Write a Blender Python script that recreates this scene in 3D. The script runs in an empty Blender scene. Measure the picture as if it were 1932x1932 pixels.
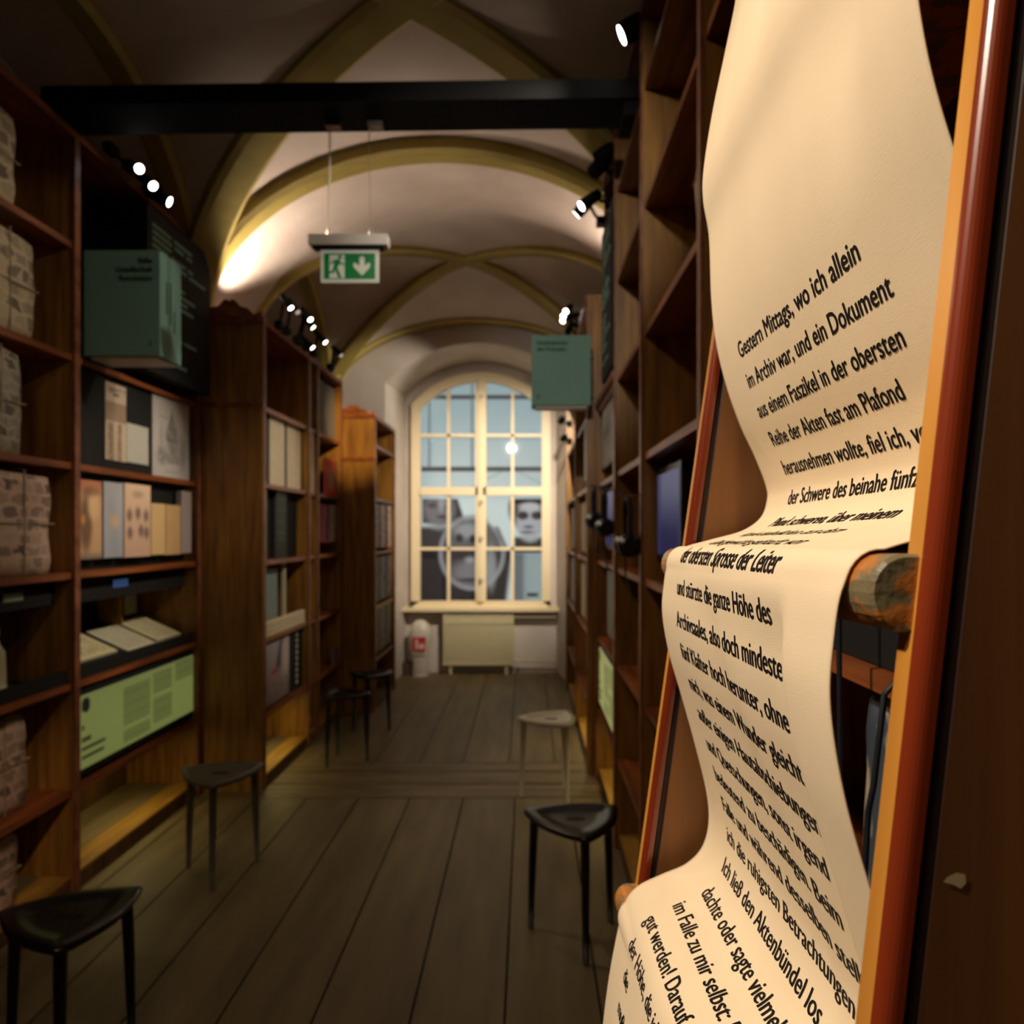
import bpy, bmesh, math, random
from mathutils import Vector, Matrix, noise

scene = bpy.context.scene
C = scene.collection
random.seed(4)
F, HE = 1450.0, 1.5            # focal length in pixels of the 1932 frame, eye height in metres


def lin(r, g, b):
    return tuple(((c / 255) / 12.92 if c / 255 <= .04045 else ((c / 255 + .055) / 1.055) ** 2.4) for c in (r, g, b))


# ------------------------------------------------------------------ camera, world, exposure
cam = bpy.data.cameras.new('camera')
cam_o = bpy.data.objects.new('camera', cam)
C.objects.link(cam_o)
cam_o.location = (0, 0, HE)
cam_o.rotation_euler = (math.pi / 2, 0, 0)
cam.sensor_width = 36
cam.lens = 36 * F / 1932
cam.shift_x = -29 / 1932
cam.shift_y = 37 / 1932
cam.clip_start = .02
cam.dof.use_dof = True
cam.dof.focus_distance = .47
cam.dof.aperture_fstop = (cam.lens / 1000) / .0028
scene.camera = cam_o

world = bpy.data.worlds.new('world')
scene.world = world
world.use_nodes = True
world.node_tree.nodes['Background'].inputs[0].default_value = (1, .85, .7, 1)
world.node_tree.nodes['Background'].inputs[1].default_value = .004
scene.view_settings.view_transform = 'Standard'
scene.view_settings.look = 'None'
scene.view_settings.gamma = 1
scene.view_settings.use_curve_mapping = False
scene.view_settings.exposure = 0
scene.cycles.use_denoising = True
scene.cycles.max_bounces = 5
scene.cycles.adaptive_threshold = .04

WARM = (1, .74, .47)
NEUT = (1, .86, .68)


def lamp(kind, loc, aim, energy, color=WARM, size=40, blend=.5, radius=.03, parent=None):
    d = bpy.data.lights.new('lamp_beam', kind)
    d.energy = energy
    d.color = color
    d.shadow_soft_size = radius
    if kind == 'SPOT':
        d.spot_size = math.radians(size)
        d.spot_blend = blend
    o = bpy.data.objects.new('lamp_beam', d)
    C.objects.link(o)
    o.location = loc
    if aim is not None:
        o.rotation_euler = (Vector(aim) - Vector(loc)).to_track_quat('-Z', 'Y').to_euler()
    return o


# banner spotlight, then unseen fill spots added above and behind the viewer
lamp('SPOT', (-1.35, .10, 3.15), (.14, .50, 1.50), 225, (1, .825, .655), 34, .8, .05)
lamp('SPOT', (-.5, -.6, 3.3), (-1.3, 3.6, .6), 26, WARM, 55, .9, .1)
lamp('SPOT', (.15, .3, 3.4), (-1.98, 2.85, .48), 150, (1, .72, .5), 13, .9, .05)
lamp('SPOT', (-.9, -.6, 3.3), (.4, 1.6, 1.3), 45, WARM, 75, .9, .1)
lamp('SPOT', (-.35, -.7, 3.35), (.10, 4.6, 2.55), 210, (1, .9, .76), 24, .7, .05)


# ------------------------------------------------------------------ materials
def nodes_of(name):
    m = bpy.data.materials.new(name)
    m.use_nodes = True
    nt = m.node_tree
    return m, nt, nt.nodes['Principled BSDF']


def plain(name, c, rough=.6, metal=0, spec=.5, coat=0):
    m, nt, b = nodes_of(name)
    b.inputs['Base Color'].default_value = (*c, 1)
    b.inputs['Roughness'].default_value = rough
    b.inputs['Metallic'].default_value = metal
    b.inputs['Specular IOR Level'].default_value = spec
    b.inputs['Coat Weight'].default_value = coat
    return m


def mottled(name, c1, c2, scale=8, rough=.6, stretch=(1, 1, 1), bump=0, detail=4, coat=0, lo=.35, hi=.7, spec=.5):
    m, nt, b = nodes_of(name)
    tc = nt.nodes.new('ShaderNodeTexCoord')
    mp = nt.nodes.new('ShaderNodeMapping')
    mp.inputs['Scale'].default_value = stretch
    nz = nt.nodes.new('ShaderNodeTexNoise')
    nz.inputs['Scale'].default_value = scale
    nz.inputs['Detail'].default_value = detail
    rp = nt.nodes.new('ShaderNodeValToRGB')
    rp.color_ramp.elements[0].position = lo
    rp.color_ramp.elements[0].color = (*c1, 1)
    rp.color_ramp.elements[1].position = hi
    rp.color_ramp.elements[1].color = (*c2, 1)
    nt.links.new(tc.outputs['Object'], mp.inputs[0])
    nt.links.new(mp.outputs[0], nz.inputs['Vector'])
    nt.links.new(nz.outputs['Fac'], rp.inputs[0])
    nt.links.new(rp.outputs[0], b.inputs['Base Color'])
    b.inputs['Roughness'].default_value = rough
    b.inputs['Coat Weight'].default_value = coat
    b.inputs['Coat Roughness'].default_value = .15
    b.inputs['Specular IOR Level'].default_value = spec
    if bump:
        bp = nt.nodes.new('ShaderNodeBump')
        bp.inputs['Strength'].default_value = bump
        bp.inputs['Distance'].default_value = .004
        nt.links.new(nz.outputs['Fac'], bp.inputs['Height'])
        nt.links.new(bp.outputs[0], b.inputs['Normal'])
    return m


def emissive(name, c, s):
    m, nt, b = nodes_of(name)
    b.inputs['Base Color'].default_value = (*c, 1)
    b.inputs['Emission Color'].default_value = (*c, 1)
    b.inputs['Emission Strength'].default_value = s
    return m


def printed(name, emit=0, rough=.55):
    m, nt, b = nodes_of(name)
    a = nt.nodes.new('ShaderNodeVertexColor')
    a.layer_name = 'Col'
    nt.links.new(a.outputs[0], b.inputs['Base Color'])
    b.inputs['Roughness'].default_value = rough
    if emit:
        nt.links.remove(b.inputs['Base Color'].links[0])
        nt.links.new(a.outputs[0], b.inputs['Emission Color'])
        b.inputs['Emission Strength'].default_value = emit
        b.inputs['Base Color'].default_value = (.02, .02, .02, 1)
        b.inputs['Specular IOR Level'].default_value = .2
    return m


W1, W2 = lin(118, 80, 30), lin(172, 122, 48)
M = {
    'wood_v': mottled('varnished_wood_upright', W1, W2, 5, .42, (6, 6, .5), .15),
    'wood_h': mottled('varnished_wood_board', lin(104, 54, 24), lin(160, 88, 42), 5, .38, (6, .5, 6), .15),
    'wood_x': mottled('carved_wood', lin(108, 58, 22), lin(170, 100, 42), 7, .45, (1, 1, 3), .3),
    'wood_back': mottled('back_board_wood', lin(72, 46, 20), lin(112, 74, 32), 5, .6, (6, 3, .5), .1),
    'wood_edge': mottled('worn_front_edge', lin(105, 58, 36), lin(150, 92, 62), 9, .4, (2, 2, 2)),
    'plank': mottled('old_floor_plank', lin(102, 88, 60), lin(128, 112, 78), 3, .55, (4, .6, 1), .12),
    'plank_x': mottled('old_cross_plank', lin(92, 76, 50), lin(138, 118, 82), 4, .55, (.7, 7, 1), .25),
    'plank_y': mottled('yellow_plinth_board', lin(150, 110, 40), lin(190, 146, 62), 4, .5, (7, .7, 1), .2),
    'gap': plain('floor_gap', lin(30, 24, 16), .9),
    'plaster': mottled('vault_plaster', lin(206, 192, 182), lin(222, 208, 198), 3, .85, (1, 1, 1), .05),
    'wallp': mottled('wall_plaster', lin(196, 186, 178), lin(212, 202, 194), 2.5, .85, (1, 1, 1), .05),
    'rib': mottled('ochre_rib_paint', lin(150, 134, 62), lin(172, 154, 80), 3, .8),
    'ribe': mottled('ochre_rib_pale_edge', lin(196, 178, 104), lin(214, 196, 124), 3, .8),
    'black': plain('black_steel', lin(4, 4, 4), .7, spec=.15),
    'blackm': plain('matt_black_board', lin(20, 19, 19), .75, spec=.3),
    'blackp': plain('black_lacquer', lin(16, 17, 17), .3),
    'grey_stool': plain('grey_lacquer', lin(92, 92, 78), .4),
    'white_stool': plain('pale_grey_lacquer', lin(178, 172, 158), .4),
    'cream': plain('cream_window_paint', lin(238, 222, 186), .45),
    'radw': plain('radiator_enamel', lin(205, 196, 160), .4),
    'green': mottled('teal_book_card', lin(104, 144, 132), lin(110, 150, 138), 4, .65),
    'white': plain('white_plastic', lin(215, 208, 198), .5),
    'steel': plain('brushed_steel', lin(190, 185, 178), .3, 1),
    'cable': plain('dark_cable', lin(24, 26, 32), .5),
    'ink': plain('black_print_ink', lin(24, 20, 20), .7, spec=.2),
    'tealink': plain('teal_print', lin(120, 165, 150), .7),
    'print': printed('printed_paper'),
    'backlit': printed('backlit_print', .95),
    'panel': printed('backlit_text_panel', .52),
    'screen': printed('monitor_screen', .45),
    'lens': emissive('lit_lamp_lens', (1, .93, .86), 12),
    'dimlens': emissive('dim_lamp_lens', (1, .85, .7), .5),
    'signg': emissive('exit_green', lin(0, 104, 48), .35),
    'signw': emissive('exit_white', lin(190, 185, 165), .36),
    'string': plain('flax_string', lin(150, 130, 100), .8),
}


def glassm():
    m, nt, b = nodes_of('window_glass')
    tr = nt.nodes.new('ShaderNodeBsdfTransparent')
    tr.inputs[0].default_value = (.97, .98, .97, 1)
    gl = nt.nodes.new('ShaderNodeBsdfGlossy')
    gl.inputs['Roughness'].default_value = .03
    fr = nt.nodes.new('ShaderNodeFresnel')
    fr.inputs[0].default_value = 1.45
    mx = nt.nodes.new('ShaderNodeMixShader')
    nt.links.new(fr.outputs[0], mx.inputs[0])
    nt.links.new(tr.outputs[0], mx.inputs[1])
    nt.links.new(gl.outputs[0], mx.inputs[2])
    nt.links.new(mx.outputs[0], nt.nodes['Material Output'].inputs[0])
    return m


M['glass'] = glassm()


def newsprint(name, c1, c2, sc):
    """creased wrapping paper printed with blocks of grey type"""
    m, nt, b = nodes_of(name)
    tc = nt.nodes.new('ShaderNodeTexCoord')
    sp_ = nt.nodes.new('ShaderNodeSeparateXYZ')
    mp = nt.nodes.new('ShaderNodeCombineXYZ')
    nt.links.new(tc.outputs['Object'], sp_.inputs[0])
    nt.links.new(sp_.outputs['Y'], mp.inputs['X'])
    nt.links.new(sp_.outputs['Z'], mp.inputs['Y'])
    nt.links.new(sp_.outputs['X'], mp.inputs['Z'])
    ds = nt.nodes.new('ShaderNodeTexNoise')
    ds.inputs['Scale'].default_value = 7
    ad = nt.nodes.new('ShaderNodeVectorMath')
    ad.operation = 'MULTIPLY_ADD'
    ad.inputs[1].default_value = (.09, .05, 0)
    nt.links.new(ds.outputs['Color'], ad.inputs[0])
    nt.links.new(mp.outputs[0], ad.inputs[2])
    br = nt.nodes.new('ShaderNodeTexBrick')
    br.inputs['Scale'].default_value = sc
    br.inputs['Mortar Size'].default_value = .06
    br.inputs['Mortar Smooth'].default_value = .5
    br.inputs['Brick Width'].default_value = .55
    br.inputs['Row Height'].default_value = .34
    br.offset = .37
    br.inputs['Color1'].default_value = (*c1, 1)
    br.inputs['Color2'].default_value = (*c2, 1)
    br.inputs['Mortar'].default_value = (*c1, 1)
    nz = nt.nodes.new('ShaderNodeTexNoise')
    nz.inputs['Scale'].default_value = 14
    nz.inputs['Detail'].default_value = 5
    rp = nt.nodes.new('ShaderNodeValToRGB')
    rp.color_ramp.elements[0].position = .34
    rp.color_ramp.elements[1].position = .46
    mx = nt.nodes.new('ShaderNodeMix')
    mx.data_type = 'RGBA'
    mx.inputs['A'].default_value = (*c1, 1)
    nt.links.new(ad.outputs[0], br.inputs['Vector'])
    nt.links.new(tc.outputs['Object'], nz.inputs['Vector'])
    nt.links.new(nz.outputs['Fac'], rp.inputs[0])
    nt.links.new(rp.outputs[0], mx.inputs['Factor'])
    nt.links.new(br.outputs[0], mx.inputs['B'])
    nt.links.new(mx.outputs['Result'], b.inputs['Base Color'])
    b.inputs['Roughness'].default_value = .85
    bp = nt.nodes.new('ShaderNodeBump')
    bp.inputs['Strength'].default_value = .3
    bp.inputs['Distance'].default_value = .01
    nt.links.new(nz.outputs['Fac'], bp.inputs['Height'])
    nt.links.new(bp.outputs[0], b.inputs['Normal'])
    return m


M['news_a'] = newsprint('cream_newsprint', lin(190, 170, 138), lin(84, 74, 62), 6)
M['news_b'] = newsprint('pinkish_newsprint', lin(192, 162, 140), lin(86, 68, 62), 7)
M['news_c'] = newsprint('grey_newsprint', lin(168, 156, 134), lin(56, 52, 46), 8)

# ------------------------------------------------------------------ builders
def sm(e0, e1, x):
    t = max(0, min(1, (x - e0) / (e1 - e0)))
    return t * t * (3 - 2 * t)


ORG = {}


def org(p):
    return ORG.get(p.name, Vector((0, 0, 0))) if p else Vector((0, 0, 0))


def link(name, me, parent=None, loc=None):
    o = bpy.data.objects.new(name, me)
    C.objects.link(o)
    if loc is not None:
        o.location = loc
    if parent:
        o.parent = parent
    return o


def tag(o, label, cat, group=None):
    o['label'] = label
    o['category'] = cat
    if group:
        o['group'] = group
    return o


def thing(name, label, cat, loc=(0, 0, 0), group=None):
    o = link(name, None, None, loc)
    o.empty_display_size = .05
    ORG[o.name] = Vector(loc)
    return tag(o, label, cat, group)


def part(name, verts, faces, mats, parent=None, fm=None, smooth=False, base=None):
    """verts in world coordinates; a top-level mesh gets its origin at its base"""
    if not isinstance(mats, (list, tuple)):
        mats = [mats]
    if parent:
        o0 = org(parent)
    else:
        o0 = Vector(base) if base is not None else Vector((0, 0, 0))
    me = bpy.data.meshes.new(name)
    me.from_pydata([tuple(Vector(v) - o0) for v in verts], [], faces)
    for m in mats:
        me.materials.append(m)
    if fm:
        me.polygons.foreach_set('material_index', fm)
    if smooth:
        me.polygons.foreach_set('use_smooth', [True] * len(me.polygons))
    me.update()
    o = link(name, me, parent, None if parent else o0)
    ORG[o.name] = o0
    return o


BF = [(0, 1, 3, 2), (4, 6, 7, 5), (0, 4, 5, 1), (2, 3, 7, 6), (0, 2, 6, 4), (1, 5, 7, 3)]


def bverts(x0, x1, y0, y1, z0, z1):
    return [(x, y, z) for x in (x0, x1) for y in (y0, y1) for z in (z0, z1)]


def box(name, x0, x1, y0, y1, z0, z1, mat, parent=None):
    return part(name, bverts(x0, x1, y0, y1, z0, z1), BF, mat, parent,
                base=((x0 + x1) / 2, (y0 + y1) / 2, z0))


class MB:
    def __init__(s):
        s.v, s.f, s.m = [], [], []

    def add(s, v, f, mi=0):
        n = len(s.v)
        s.v += [tuple(a) for a in v]
        s.f += [tuple(i + n for i in q) for q in f]
        s.m += [mi] * len(f)

    def box(s, *a, mi=0):
        s.add(bverts(*a), BF, mi)

    def tube(s, pts, r, n=8, mi=0, cap=True):
        pts = [Vector(p) for p in pts]
        rr = r if isinstance(r, (list, tuple)) else [r] * len(pts)
        vs, fs = [], []
        up = None
        for i, p in enumerate(pts):
            t = (pts[min(i + 1, len(pts) - 1)] - pts[max(i - 1, 0)]).normalized()
            if up is None:
                up = Vector((0, 0, 1)) if abs(t.z) < .9 else Vector((1, 0, 0))
            sd = t.cross(up).normalized()
            up = sd.cross(t).normalized()
            for k in range(n):
                a = 2 * math.pi * k / n
                vs.append(p + (sd * math.cos(a) + up * math.sin(a)) * rr[i])
        for i in range(len(pts) - 1):
            for k in range(n):
                fs.append((i * n + k, i * n + (k + 1) % n, (i + 1) * n + (k + 1) % n, (i + 1) * n + k))
        if cap:
            fs.append(tuple(range(n)))
            fs.append(tuple((len(pts) - 1) * n + k for k in reversed(range(n))))
        s.add(vs, fs, mi)

    def build(s, name, mats, parent=None, smooth=False, base=None):
        return part(name, s.v, s.f, mats, parent, s.m, smooth, base)


def mixc(a, b, t):
    return tuple(x + (y - x) * t for x, y in zip(a, b))


def sheet(name, o, u, v, n, w, h, th, paint, parent=None, nx=24, ny=24, mat='print', side=None, base=None):
    """a flat printed thing with real thickness: o = lower-left corner of the face, u/v unit axes, n = outward normal"""
    o, u, v, n = Vector(o), Vector(u), Vector(v), Vector(n)
    vs, fs, cols = [], [], []
    for j in range(ny + 1):
        for i in range(nx + 1):
            vs.append(o + u * (w * i / nx) + v * (h * j / ny))
            cols.append(paint(i / nx, j / ny))
    for j in range(ny):
        for i in range(nx):
            a = j * (nx + 1) + i
            fs.append((a, a + 1, a + nx + 2, a + nx + 1))
    k = len(vs)
    edge = side or mixc(cols[0], (1, 1, 1), .1)
    for d in (0, -th):
        for p in ((0, 0), (w, 0), (w, h), (0, h)):
            vs.append(o + u * p[0] + v * p[1] + n * d)
            cols.append(edge)
    fs += [(k + i, k + 4 + i, k + 4 + (i + 1) % 4, k + (i + 1) % 4) for i in range(4)] + [(k + 7, k + 6, k + 5, k + 4)]
    c = o + u * w / 2
    ob = part(name, vs, fs, M[mat], parent, None, False, base if base is not None else (c.x, c.y, min(x.z for x in map(Vector, vs))))
    at = ob.data.color_attributes.new('Col', 'FLOAT_COLOR', 'POINT')
    at.data.foreach_set('color', [q for cc in cols for q in (*cc, 1)])
    return ob


def sheet_l(name, X, y0, y1, z0, z1, th, paint, **k):      # faces +X (left shelves)
    return sheet(name, (X, y0, z0), (0, 1, 0), (0, 0, 1), (1, 0, 0), y1 - y0, z1 - z0, th, paint, **k)


def sheet_r(name, X, y0, y1, z0, z1, th, paint, **k):      # faces -X (right shelves); y0 is the far end
    return sheet(name, (X, y1, z0), (0, -1, 0), (0, 0, 1), (-1, 0, 0), y1 - y0, z1 - z0, th, paint, **k)


def on_x(X, x, y):
    """world (Y, Z) of the photograph's pixel on the plane X = const"""
    Y = X * F / (x - 995)
    return Y, HE - (y - 1003) * Y / F


def at(x, y, Y):
    return Vector(((x - 995) * Y / F, Y, HE - (y - 1003) * Y / F))


def text_mesh(body, size, xs=1.0, offset=0.0, align='LEFT', shear=0):
    cu = bpy.data.curves.new('t', 'FONT')
    cu.body = body
    cu.size = size
    cu.offset = offset
    cu.align_x = align
    cu.resolution_u = 3
    cu.shear = shear
    o = bpy.data.objects.new('t', cu)
    C.objects.link(o)
    dg = bpy.context.evaluated_depsgraph_get()
    me = bpy.data.meshes.new_from_object(o.evaluated_get(dg))
    bpy.data.objects.remove(o)
    bpy.data.curves.remove(cu)
    for v in me.vertices:
        v.co.x *= xs
    return me


def flat_text(name, body, size, o, u, v, mat, parent, xs=1.0, align='LEFT', offset=.0):
    me = text_mesh(body, size, xs, offset, align)
    vs = [Vector(o) + Vector(u) * q.co.x + Vector(v) * q.co.y for q in me.vertices]
    fs = [tuple(p.vertices) for p in me.polygons]
    bpy.data.meshes.remove(me)
    return part(name, vs, fs, mat, parent)


# ------------------------------------------------------------------ the setting
XC, HA, ZS, ZR = -.5, 1.4, 2.70, 1.03      # vault axis, half span, springing height, rise
XL, XR = -2.42, .92
BAYS = [(-.4, 2.0), (2.0, 4.4), (5.2, 7.4)]


def struct(o):
    o['kind'] = 'structure'
    return o


fl = struct(box('floor', XL, XR, -1.3, 8.4, -.12, -.018, M['gap']))
seams = [XL, -2.10, -1.81, -1.52, -1.24, -.95, -.66, -.36, -.07, .23, .53, XR]
for a, b in zip(seams, seams[1:]):
    box('plank', a + .004, b - .004, -1.3, 4.325, -.018, 0, M['plank'], fl)
for a, b in ((4.33, 4.57), (4.575, 4.80), (4.805, 4.995)):
    box('cross_plank', XL, XR, a + .004, b - .004, -.018, 0, M['plank_x'], fl)
seams2 = [XL, -2.2, -1.9, -1.6, -1.28, -.99, -.70, -.42, -.12, .18, .48, XR]
for a, b in zip(seams2, seams2[1:]):
    box('plank', a + .003, b - .003, 5.0, 8.2, -.018, 0, M['plank'], fl)

struct(box('wall_left', XL - .15, XL, -1.3, 7.4, -.1, 4.1, M['wallp']))
struct(box('wall_right', XR, XR + .15, -1.3, 7.4, -.1, 4.1, M['wallp']))
struct(box('wall_front', XL - .15, XR + .15, -1.45, -1.3, -.1, 4.1, M['wallp']))


def arch(x, xc, hw, zsp, zap):
    h = zap - zsp
    R = (hw * hw + h * h) / (2 * h)
    d = min(abs(x - xc), hw)
    return zap - R + math.sqrt(R * R - d * d)


NC, NW = -.47, .90             # niche in the end wall
WC, WW = -.492, .735           # window opening


def outline(xc, hw, z0, zsp, zap, n=24, nj=6):
    p = [(xc - hw, z0 + (zsp - z0) * i / nj) for i in range(nj)]
    p += [(xc - hw + 2 * hw * i / n, arch(xc - hw + 2 * hw * i / n, xc, hw, zsp, zap)) for i in range(n + 1)]
    p += [(xc + hw, zsp + (z0 - zsp) * i / nj) for i in range(1, nj + 1)]
    return p


def wall_with_hole(mb, Y, x0, x1, zt, oo, below):
    xs = sorted(set([x0, x1] + [p[0] for p in oo]))
    top = {}
    for p in oo:
        top[p[0]] = max(top.get(p[0], -9), p[1])
    lo, hi = min(top), max(top)
    for a, b in zip(xs, xs[1:]):
        if a < lo - 1e-6 or b > hi + 1e-6:
            mb.add([(a, Y, -.1), (b, Y, -.1), (b, Y, zt), (a, Y, zt)], [(0, 1, 2, 3)])
        else:
            mb.add([(a, Y, top[a]), (b, Y, top[b]), (b, Y, zt), (a, Y, zt)], [(0, 1, 2, 3)])
            if below is not None:
                mb.add([(a, Y, -.1), (b, Y, -.1), (b, Y, below), (a, Y, below)], [(0, 1, 2, 3)])


niche_f = outline(NC, NW, 0, 2.93, 3.32)
niche_b = outline(WC, .80, 0, 2.95, 3.30)
win_o = outline(WC, WW, .70, 2.85, 3.185)
mb = MB()
wall_with_hole(mb, 7.4, XL - .15, XR + .15, 4.1, niche_f, None)
for i in range(len(niche_f) - 1):
    a, b, c, d = niche_f[i], niche_f[i + 1], niche_b[i + 1], niche_b[i]
    mb.add([(a[0], 7.4, a[1]), (b[0], 7.4, b[1]), (c[0], 8.2, c[1]), (d[0], 8.2, d[1])], [(0, 1, 2, 3)])
wall_with_hole(mb, 8.2, -1.5, .5, 3.5, win_o, .70)
for i in range(len(win_o) - 1):
    a, b = win_o[i], win_o[i + 1]
    mb.add([(a[0], 8.2, a[1]), (b[0], 8.2, b[1]), (b[0], 8.5, b[1]), (a[0], 8.5, a[1])], [(0, 1, 2, 3)])
struct(mb.build('wall_back', M['wallp']))


# vaulted ceiling
def h1(x):
    t = (x - XC) / HA
    return ZS + ZR * math.sqrt(max(0, 1 - t * t))


def dip(y):
    return 1 - .20 * sm(6.3, 7.4, y)


def hz(x, y):
    for a, b in BAYS:
        if a <= y <= b:
            t = (y - (a + b) / 2) / ((b - a) / 2)
            return ZS + dip(y) * (max(h1(x) - ZS, ZR * math.sqrt(max(0, 1 - t * t))))
    return h1(x) - .05


def dense(a, b, n):
    return [(a + b) / 2 - (b - a) / 2 * math.cos(math.pi * i / n) for i in range(n + 1)]


xsv = [XL, -2.15, -1.95] + dense(-1.9, .9, 44) + [XR]
ysv = [-1.3, -1.0, -.7, -.405] + dense(-.4, 2.0, 30) + dense(2.0001, 4.4, 30) + [4.401, 4.8, 5.199] + dense(5.2, 7.4, 30)
vs = [(x, y, hz(x, y)) for y in ysv for x in xsv]
nx = len(xsv)
fs = [(j * nx + i, j * nx + i + 1, (j + 1) * nx + i + 1, (j + 1) * nx + i) for j in range(len(ysv) - 1) for i in range(nx - 1)]
ceil = struct(part('ceiling', vs, fs, M['plaster'], smooth=False))


def rib(pts, cen, w=.17, t=.035, inset=.03):
    pts = [Vector(p) for p in pts]
    vs, fs, fm = [], [], []
    prof = [(-w / 2, -.05), (-w / 2, .012), (-w / 2 + inset, t), (w / 2 - inset, t), (w / 2, .012), (w / 2, -.05)]
    for i, p in enumerate(pts):
        tg = (pts[min(i + 1, len(pts) - 1)] - pts[max(i - 1, 0)]).normalized()
        d = (Vector(cen(p)) - p)
        d = (d - tg * d.dot(tg)).normalized()
        s = tg.cross(d).normalized()
        vs += [p + s * a + d * b for a, b in prof]
    n = len(prof)
    for i in range(len(pts) - 1):
        for k in range(n - 1):
            fs.append((i * n + k, i * n + k + 1, (i + 1) * n + k + 1, (i + 1) * n + k))
            fm.append(1 if k in (1, 3) else 0)  # both bevels take the paler ochre
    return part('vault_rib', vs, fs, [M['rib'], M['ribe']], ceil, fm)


TT = [-math.cos(math.pi * i / 40) for i in range(41)]
for Y, dz, w in ((2.0, 0, .16), (4.42, -.05, .17), (7.35, 0, .14)):
    rib([(XC + HA * t, Y, ZS + dip(Y) * (h1(XC + HA * t) - ZS) + dz) for t in TT], lambda p: (XC, p.y, ZS - .2), w)
for a, b in BAYS:
    yc, hb = (a + b) / 2, (b - a) / 2
    for sg in (1, -1):
        rib([(XC + HA * t, yc + sg * hb * t, ZS + dip(yc + sg * hb * t) * ZR * math.sqrt(max(0, 1 - t * t))) for t in TT],
            lambda p: (XC, yc, ZS - .2), .20 if b < 5 else .15)
    rib([(-1.90, yc + hb * t, ZS + dip(yc + hb * t) * ZR * math.sqrt(max(0, 1 - t * t))) for t in TT], lambda p: (-1.9, yc, ZS - .2), .14)
    rib([(.90, yc + hb * t, ZS + dip(yc + hb * t) * ZR * math.sqrt(max(0, 1 - t * t))) for t in TT], lambda p: (.9, yc, ZS - .2), .14)

# window
win = struct(link('window_1', None, None, (WC, 8.2, .7)))
ORG[win.name] = Vector((WC, 8.2, .7))
inn = outline(WC, .645, .765, 2.80, 3.09)
mb = MB()
n = len(win_o)
for (A, B, Y0, Y1) in ((win_o, inn, 8.12, 8.24),):
    vs = [(p[0], Y0, p[1]) for p in A] + [(p[0], Y0, p[1]) for p in B] + [(p[0], Y1, p[1]) for p in A] + [(p[0], Y1, p[1]) for p in B]
    fs = []
    for i in range(n - 1):
        fs += [(i, i + 1, n + i + 1, n + i), (n + i, n + i + 1, 3 * n + i + 1, 3 * n + i), (i + 1, i, 2 * n + i, 2 * n + i + 1)]
    mb.add(vs, fs)
mb.box(WC - WW, WC + WW, 8.12, 8.24, .70, .765)
mb.build('frame', M['cream'], win)
box('mullion', -.548, -.436, 8.10, 8.22, .765, 3.10, M['cream'], win)
box('lock_strip', -.52, -.464, 8.075, 8.10, .765, 3.12, M['cream'], win)
box('transom', -1.137, .153, 8.10, 8.22, 1.885, 1.97, M['cream'], win)
for x in (-.835, -.157):
    box('glazing_bar', x - .016, x + .016, 8.14, 8.20, .765, arch(x, WC, .645, 2.80, 3.09) + .01, M['cream'], win)
for z in (1.319, 2.52):
    for x0, x1 in ((-1.137, -.548), (-.436, .153)):
        box('glazing_bar', x0, x1, 8.14, 8.20, z - .016, z + .016, M['cream'], win)
box('window_sill', -1.33, .33, 8.02, 8.22, .665, .70, M['cream'], win)
for zz in (.98, 1.42, 1.80, 2.9):
    mb = MB()
    mb.box(-.50, -.485, 8.055, 8.08, zz - .03, zz + .03)
    mb.tube([(-.492, 8.06, zz), (-.492, 8.03, zz), (-.46, 8.02, zz + .02)], .006, 6)
    mb.build('handle', M['steel'], win)
cols = [(-1.137, -.851), (-.819, -.548), (-.436, -.173), (-.141, .153)]
for r, (z0, z1) in enumerate(((.765, 1.303), (1.335, 1.885), (1.97, 2.504), (2.536, None))):
    for (x0, x1) in cols:
        xsx = [x0 + (x1 - x0) * i / 6 for i in range(7)]
        tops = [(x, z1 if z1 else arch(x, WC, .645, 2.80, 3.09)) for x in xsx]
        prof = [(x0, z0), (x1, z0)] + tops[::-1]
        k = len(prof)
        vs = [(p[0], 8.165, p[1]) for p in prof] + [(p[0], 8.171, p[1]) for p in prof]
        fs = [tuple(range(k)), tuple(range(2 * k - 1, k - 1, -1))] + [(i, i + k, (i + 1) % k + k, (i + 1) % k) for i in range(k)]
        part('pane', vs, fs, M['glass'], win)


# printed film hung behind the window panes
def blob(x, y, cx, cy, rx, ry, soft=.25):
    d = math.hypot((x - cx) / rx, (y - cy) / ry)
    return 1 - sm(1 - soft, 1 + soft, d)


def slab(x, y, x0, x1, y0, y1, s=2):
    return sm(x0 - s, x0 + s, x) * (1 - sm(x1 - s, x1 + s, x)) * sm(y0 - s, y0 + s, y) * (1 - sm(y1 - s, y1 + s, y))


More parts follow.
